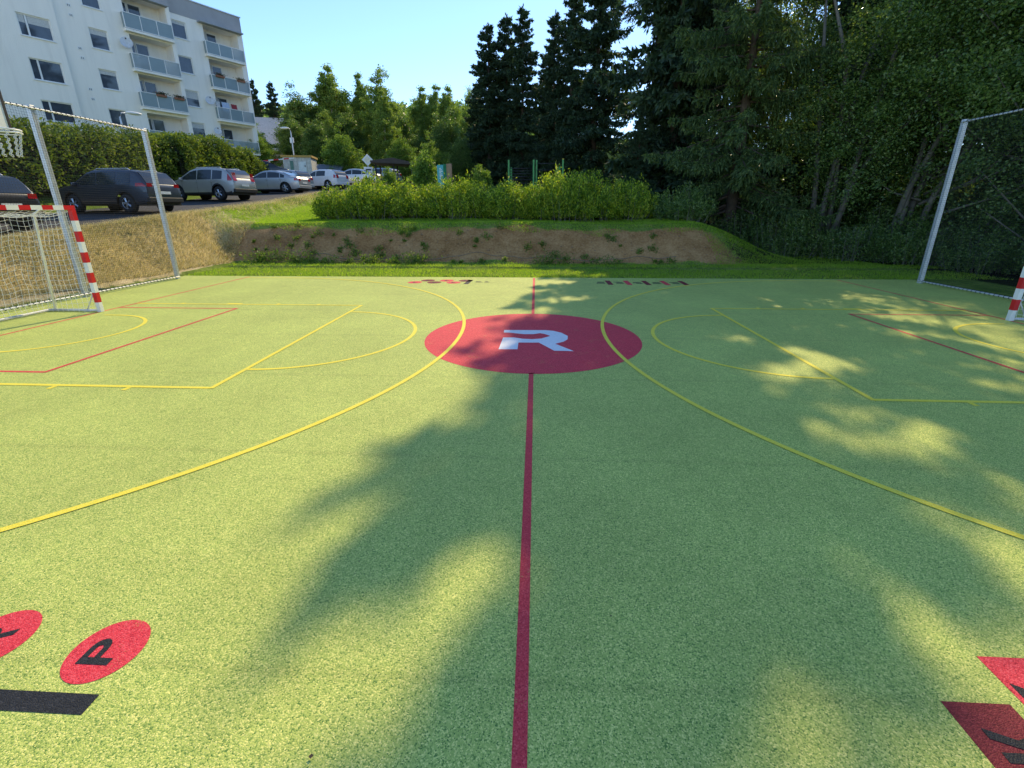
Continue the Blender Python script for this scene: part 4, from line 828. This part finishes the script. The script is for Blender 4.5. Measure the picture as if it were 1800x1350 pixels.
place(b2, 15, -26.0, 54, 13.2, .9, 5.7, 'light birch standing before the slim birch')
place(d1_, 10, -34.0, 52, 11.0, 1.1, .1, 'green tree directly behind the corner of the flats')
place(d2_, 12, -11.5, 56, 13.0, 1.1, 3.7, 'dark tree under the three birch tops')
sb = make_tree('broadleaf_shrub', 'small pointed bright bush left of the information pillar', 'bushes behind the shrub row', 51, 3.0, .75, .1, 90, 90, .13, F_LEAF, M_BARKG, .26, .5); put(sb, -7.1, 24.2, 0, 1.05)
sb2 = copy_tree(sb); put(sb2, -3.3, 22.0, 1.2, .8, 'low bright bush right of the information pillar')
sb3 = copy_tree(sb); put(sb3, -10.2, 26.0, 2.2, .7, 'low bright bush in front of the open shelter')
# far wooded hill
rng = np.random.default_rng(77); n_ = 2600; xx = rng.uniform(-150, 60, n_); yy = rng.uniform(84, 210, n_); zz = H(xx, yy); P = []
for q in range(36):
    d = rng.normal(size=(n_, 3)); d = unit(d) * rng.uniform(.5, 1, (n_, 1)); P.append(np.stack([xx, yy, zz + 3.2], -1) + d * (2.4, 2.4, 3.6))
P = np.concatenate(P); tag(quads_obj('far_wood', rhombs(P, unit(rng.normal(size=P.shape)), 1.1, .8, rng), F_LEAFD), 'distant wooded hillside above the birches', 'wood', kind='stuff')

# right-hand wood: leaning multi-stem trees, background trees and undergrowth
WG = 'broadleaf trees of the right-hand wood'
l1 = make_tree('leaning_tree', 'multi-stemmed leafy tree leaning right beside the largest spruce', WG, 61, 15, 4.2, 1.2, 460, 190, .105, F_LEAFR, M_BARKG, .55, .1, lean=(5.0, -1.5), stems=6, trunk_r=.22)
put(l1, 12.8, 14.4, 0)
l2 = make_tree('leaning_tree', 'leafy tree with slanting stems between the mound and the right net', WG, 62, 13, 4.0, .9, 460, 190, .10, F_LEAFR, M_BARKG, .55, .05, lean=(4.0, -1.6), stems=5, trunk_r=.20)
put(l2, 14.6, 12.6, 0)
l3 = copy_tree(l2); put(l3, 17.6, 8.2, 2.4, 1.05, 'leafy tree directly behind the right net post')
l4 = copy_tree(l1); put(l4, 19.5, 4.0, 3.6, 1.0, 'leafy tree behind the right goal')
WF = 'dark trees filling the wood behind the right net'
fill = [(17.0, 19.0, 1.15, .4), (22.0, 13.0, 1.2, 1.5), (23.5, 7.0, 1.15, 2.9), (24.5, 18.5, 1.35, 4.1), (15.5, 26.0, 1.3, 5.0), (21.5, 27.0, 1.45, .9), (30.0, 12.0, 1.5, 2.0), (29.0, 23.0, 1.5, 3.1), (24.0, 1.0, 1.1, 3.9), (12.5, 31.0, 1.3, 1.1), (33.0, 3.0, 1.4, .2)]
for k, (x, y, sc, rz) in enumerate(fill): put(copy_tree(l2 if k % 2 else l1), x, y, rz, sc, 'leafy tree in the dark wood behind the right net')
for o in [o for o in bpy.data.objects if o.get('label') == 'leafy tree in the dark wood behind the right net']: o['group'] = WF
def make_shrub(name, label, cat, group, seed, n, sx_, sy_, h_, leaf, mat, up=.8):
    rng = np.random.default_rng(seed); o = empty(name, (0, 0, 0), 0, label, cat, group); ns = n // 26
    base = rng.uniform(-1, 1, (ns, 2)); base = base[(base ** 2).sum(1) < 1]; ns = len(base)
    hh = h_ * (1 - .45 * (base ** 2).sum(1)) * (rng.uniform(.55, 1.0, ns) + .22 * np.sin(base[:, 0] * 5 + seed) * np.cos(base[:, 1] * 4 + seed)); tip = np.stack([base[:, 0] * sx_ * 1.08, base[:, 1] * sy_ * 1.08, hh], -1); bot = np.stack([base[:, 0] * sx_ * .8, base[:, 1] * sy_ * .8, hh * 0], -1)
    t = rng.uniform(.08, 1, (ns, 26)) ** .7; P = bot[:, None] + (tip - bot)[:, None] * t[..., None] + rng.normal(size=(ns, 26, 3)) * (.05, .05, .03) * 1.0; P = P.reshape(-1, 3)
    A = unit(rng.normal(size=P.shape) * .7 + (0, 0, up)); quads_obj('foliage', rhombs(P, A, leaf * rng.uniform(.7, 1.3, len(P)), leaf * .42, rng), mat, o)
    mb = MB()
    for k in range(0, ns, max(1, ns // 60)): mb.tube([bot[k], (bot[k] + tip[k]) / 2, tip[k] * .97], [.014, .009, .004], 4, False)
    mb.build('stems', M_BARKG, o); return o
ug = make_shrub('undergrowth_bush', 'low leafy bush at the foot of the right-hand wood', 'bush', 'undergrowth at the edge of the wood', 71, 9000, 1.5, 1.2, 1.9, .10, F_LEAFR, .2)
for k, (x, y, sc) in enumerate([(10.6, 12.9, 1.0), (12.3, 11.6, .9), (13.6, 10.2, .85), (14.6, 8.6, .9), (15.6, 6.4, 1.1), (9.8, 14.6, 1.1), (12.0, 15.5, 1.3), (16.5, 3.6, 1.1), (14.6, 12.2, 1.3), (17, 10, 1.4), (19, 7, 1.5), (20, 14, 1.7), (16, 16, 1.6), (15.5, 21, 2.2), (20, 23, 2.4), (25, 17, 2.4), (27, 10, 2.4), (26, 4, 2.3), (31, 26, 3.2), (24, 33, 3.2), (16, 36, 3.2)]):
    put(ug if k == 0 else copy_tree(ug), x, y, k * 1.3, sc)
# shrub row on top of the bank: separate bushes grown together
SR = 'shrubs grown together on top of the bank'
sh1 = make_shrub('shrub', 'yellow-green shrub at the left end of the row on the bank', 'shrub', SR, 81, 20000, 1.35, 1.15, 1.75, .11, F_SHRUB)
sh2 = make_shrub('shrub', 'x', 'shrub', SR, 82, 20000, 1.4, 1.2, 1.75, .11, F_SHRUB)
LBL = ['yellow-green shrub at the left end of the row on the bank', 'second shrub from the left in the row on the bank', 'third shrub from the left in the row on the bank', 'fourth shrub from the left in the row on the bank', 'shrub in front of the information pillar', 'shrub just right of the information pillar', 'shrub in front of the left gym post', 'tallest sunlit shrub in front of the right gym posts', 'shaded shrub right of the gym posts', 'last shaded shrub of the row before the spruce']
row = [(-8.7, 14.0, .95, .88), (-7.2, 13.7, 1.05, 1.08), (-5.4, 14.0, 1.1, .88), (-3.6, 13.6, 1.0, 1.06), (-2.3, 13.9, .95, .88), (-1.0, 13.6, 1.0, 1.0), (.1, 13.9, .95, 1.0), (1.3, 13.7, 1.0, 1.30), (2.7, 13.7, 1.0, 1.08), (3.9, 13.7, .95, 1.0)]
for k, (x, y, sc, sz) in enumerate(row):
    o = (sh1 if k == 0 else sh2 if k == 1 else copy_tree(sh1 if k % 2 else sh2)); put(o, x, y, k * 2.1, sc, LBL[k], sz)
dsh = make_shrub('shrub', 'low dark shrub under the largest spruce at the end of the bank', 'shrub', SR, 83, 12000, 1.3, 1.1, 1.5, .10, F_LEAFR, .4); put(dsh, 6.2, 13.2, .5, 1.0)
# hedges in front of the flats
def make_hedge(label, pts, thick, n, seed, group='clipped hedges before the flats'):
    rng = np.random.default_rng(seed); o = empty('hedge', (pts[0][0], pts[0][1], nz(pts[0][0], pts[0][1])), 0, label, 'hedge', group); ol = np.array(o.location)
    A_ = np.array([(p[0], p[1]) for p in pts]); top = np.array([p[2] for p in pts]); seg = np.r_[0, np.cumsum(np.linalg.norm(np.diff(A_, axis=0), axis=1))]
    u = rng.uniform(0, seg[-1], n); px_ = np.interp(u, seg, A_[:, 0]); py_ = np.interp(u, seg, A_[:, 1]); tz = np.interp(u, seg, top) + .18 * np.sin(u * 1.9) + .12 * np.sin(u * 4.3 + 1)
    dx = np.interp(u + .1, seg, A_[:, 0]) - np.interp(u - .1, seg, A_[:, 0]); dy = np.interp(u + .1, seg, A_[:, 1]) - np.interp(u - .1, seg, A_[:, 1]); dl = np.hypot(dx, dy) + 1e-6; nx, ny = dy / dl, -dx / dl
    bz_ = H(px_, py_); ph = rng.uniform(0, math.pi, n); f = rng.uniform(0, 1, n)
    bulge = 1 + .14 * np.sin(u * 2.3 + 2 * np.sin(f * 5)) + .1 * np.sin(u * 5.1 + f * 9)
    # superellipse shell
    cx2 = np.sign(np.cos(ph)) * np.abs(np.cos(ph)) ** .5 * thick * bulge; hz = np.abs(np.sin(ph)) ** .5
    hfrac = np.where(rng.uniform(size=n) < .55, f, hz); rr = rng.uniform(.78, 1.04, n); off = np.where(hfrac < .8, np.sign(np.cos(ph)) * thick * bulge * np.sqrt(np.clip(1 - (hfrac * .85) ** 4, 0, 1)), cx2) * rr
    P = np.stack([px_ + nx * off, py_ + ny * off, bz_ + (tz - bz_) * np.clip(hfrac, 0, 1) * rng.uniform(.93, 1.03, n)], -1) - ol
    A = unit(rng.normal(size=P.shape) * .8 + np.stack([nx * np.sign(off), ny * np.sign(off), np.full(n, .5)], -1) * .8)
    quads_obj('foliage', rhombs(P, A, .17 * rng.uniform(.6, 1.3, n), .085, rng), F_HEDGE, o)
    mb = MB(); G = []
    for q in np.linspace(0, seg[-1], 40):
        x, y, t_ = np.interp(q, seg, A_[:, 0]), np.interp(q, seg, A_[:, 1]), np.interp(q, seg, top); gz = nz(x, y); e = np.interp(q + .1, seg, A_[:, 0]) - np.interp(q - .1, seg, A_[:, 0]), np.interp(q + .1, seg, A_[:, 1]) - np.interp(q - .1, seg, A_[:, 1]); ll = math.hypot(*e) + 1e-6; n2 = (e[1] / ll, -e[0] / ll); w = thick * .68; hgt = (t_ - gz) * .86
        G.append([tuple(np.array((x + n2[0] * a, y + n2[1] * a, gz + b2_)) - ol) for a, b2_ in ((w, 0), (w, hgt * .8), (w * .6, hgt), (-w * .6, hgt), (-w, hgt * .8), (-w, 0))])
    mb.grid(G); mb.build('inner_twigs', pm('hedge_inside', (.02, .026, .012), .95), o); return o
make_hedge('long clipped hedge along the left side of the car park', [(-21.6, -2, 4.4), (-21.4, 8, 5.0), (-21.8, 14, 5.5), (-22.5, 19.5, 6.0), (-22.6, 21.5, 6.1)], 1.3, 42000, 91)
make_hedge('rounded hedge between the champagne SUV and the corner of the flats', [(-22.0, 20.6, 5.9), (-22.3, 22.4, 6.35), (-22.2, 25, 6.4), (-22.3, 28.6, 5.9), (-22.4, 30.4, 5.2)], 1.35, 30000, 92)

# ---------------------------------------------------------------- grass, straw, weeds
def blades(name, P, h, w, mat, label, cat, seed, lean=.5):
    rng = np.random.default_rng(seed); n = len(P); a = rng.uniform(0, 2 * math.pi, n); S = np.stack([np.cos(a), np.sin(a), 0 * a], -1) * (w * .5); hh = h * rng.uniform(.45, 1.25, n)
    T = P + np.stack([rng.normal(size=n) * lean * hh, rng.normal(size=n) * lean * hh, hh], -1)
    V = np.stack([P - S, P + S, T], 1).reshape(-1, 3); return tag(quads_obj(name, V, mat, None, 3), label, cat, kind='stuff')
def scatter(n, x0, x1, y0, y1, seed, keep=None, clump=.0):
    rng = np.random.default_rng(seed); x = rng.uniform(x0, x1, n); y = rng.uniform(y0, y1, n)
    if keep is not None: k = keep(x, y, rng); x, y = x[k], y[k]
    return np.stack([x, y, H(x, y) - .01], -1)
g1 = scatter(60000, -11.2, 14, YF + .03, 9.75, 1, lambda x, y, r: (r.uniform(size=len(x)) < .75 + .3 * wob(x, y, 1.7)) & (y > YF + .02 + .05 * wob(x, y, 4)))
g2 = scatter(60000, -13.6, 8.6, 10.8, 13.2, 2, lambda x, y, r: (y > 11.05 + .16 * wob(x, y, 2.1)))
g3 = scatter(60000, -14.2, -8.0, 12.6, 22, 3)
g4 = scatter(34000, 5.0, 12.5, 9.3, 13.2, 4, lambda x, y, r: (x > 6.6 + .5 * wob(x, y, 1.6) + (y > 11) * -2) & (r.uniform(size=len(x)) < .7 + .35 * wob(x, y, 2.1)))
g5 = scatter(10000, -20.5, -13.5, 23, 50, 5, lambda x, y, r: x > -13.65)
blades('grass', np.concatenate([g1, g2, g3, g4]), .065, .016, F_GRASS, 'short green grass at the foot and on top of the bank', 'grass', 6)
q1 = scatter(95000, -14.0, -11.25, -4, 12.5, 7, lambda x, y, r: (y < 10.5 + 1.5 * r.uniform(size=len(x))) & (x < -11.5 - .12 * wob(x, y, 1.3)))
q2 = scatter(9000, -14.1, -13.3, 8, 24, 8)
blades('dry_grass', np.concatenate([q1, q2]), .15, .016, F_STRAW, 'dry mown straw on the slope below the parked cars', 'dry grass', 9, .9)
rng = np.random.default_rng(12); VV = []
for k in range(100):
    lowr = rng.uniform() < .5; x = rng.uniform(-11, 6.5) if k > 34 else rng.uniform(-10.5, -4); y = rng.uniform(9.5, 9.75) if lowr else rng.uniform(9.9, 11.2); r_ = (rng.uniform(.03, .26) ** 1.3 * 1.6) * (1.3 if lowr else .55)
    m_ = int(30 + r_ * 420); P = np.stack([x + rng.normal(size=m_) * r_ * .8, y + rng.normal(size=m_) * r_ * .5, np.zeros(m_)], -1); P[:, 2] = H(P[:, 0], P[:, 1]) + rng.uniform(0, 1, m_) ** 1.5 * r_ * 1.3
    VV.append(rhombs(P, unit(rng.normal(size=P.shape) * .7 + (0, -.4, .7)), rng.uniform(.05, .13, m_), rng.uniform(.02, .05, m_), rng))
tag(quads_obj('weeds', np.concatenate(VV), F_WEED), 'scattered leafy weeds growing on the bare earth bank', 'weeds', kind='stuff')
n_ = 900; x = rng.uniform(-11.5, 8, n_); y = rng.uniform(9.5, 11.4, n_); r_ = rng.uniform(.012, .05, n_) ** 1.1; V = []
oct_ = np.array([(1, 0, 0), (0, 1, 0), (-1, 0, 0), (0, -1, 0), (0, 0, 1), (0, 0, -1)], float); tri = [(0, 1, 4), (1, 2, 4), (2, 3, 4), (3, 0, 4), (1, 0, 5), (2, 1, 5), (3, 2, 5), (0, 3, 5)]
Q = np.stack([x, y, H(x, y)], -1)[:, None] + oct_[None] * r_[:, None, None] * rng.uniform(.6, 1.4, (n_, 6, 1)) * (1.2, 1, .7)
tag(quads_obj('clods', Q[:, np.array(tri).ravel()].reshape(-1, 3), pm('clod_earth', (.26, .165, .09), .95, 0, .5, 3), None, 3), 'clods of earth and stones lying on the bare bank', 'clods', kind='stuff')
# seam of the erosion mat across the bank
mb = MB(); pts = [(x, 9.98 + .05 * math.sin(x * 2.1) + .03 * math.sin(x * 5.3)) for x in np.arange(-8.5, 5.2, .12)]
mb.tube([(x, y, nz(x, y) + .012) for x, y in pts], .014, 5); o = mb.build('erosion_mat_seam', pm('coir', (.26, .19, .12), .95, 0, .3, 30), None, True); tag(o, 'thin raised seam of matting running along the earth bank', 'seam')
rng = np.random.default_rng(21); n_ = 260; x = rng.uniform(-9, 10, n_); y = np.where(rng.uniform(size=n_) < .5, 6.7 - rng.exponential(1.6, n_), rng.uniform(-6.3, 6.5, n_)); P = np.stack([x, y, np.full(n_, .011)], -1); aa = rng.uniform(0, 6.28, n_)
A = np.stack([np.cos(aa), np.sin(aa), rng.uniform(0, .15, n_)], -1); S = np.stack([-np.sin(aa), np.cos(aa), rng.uniform(0, .25, n_)], -1); ll_ = rng.uniform(.006, .022, n_)[:, None]; ww = ll_ * rng.uniform(.15, .6, n_)[:, None]
tag(quads_obj('fallen_leaves', np.stack([P, P + A * ll_ * .5 + S * ww, P + A * ll_, P + A * ll_ * .5 - S * ww], 1).reshape(-1, 3), foliage('fallen_leaf', [(.03, .025, .012), (.09, .06, .025), (.18, .13, .05)], .1)), 'small dry leaves and needles lying on the court', 'leaves', kind='stuff')
print('TRIS', sum(sum(len(p.vertices) - 2 for p in m_.polygons) for m_ in bpy.data.meshes))
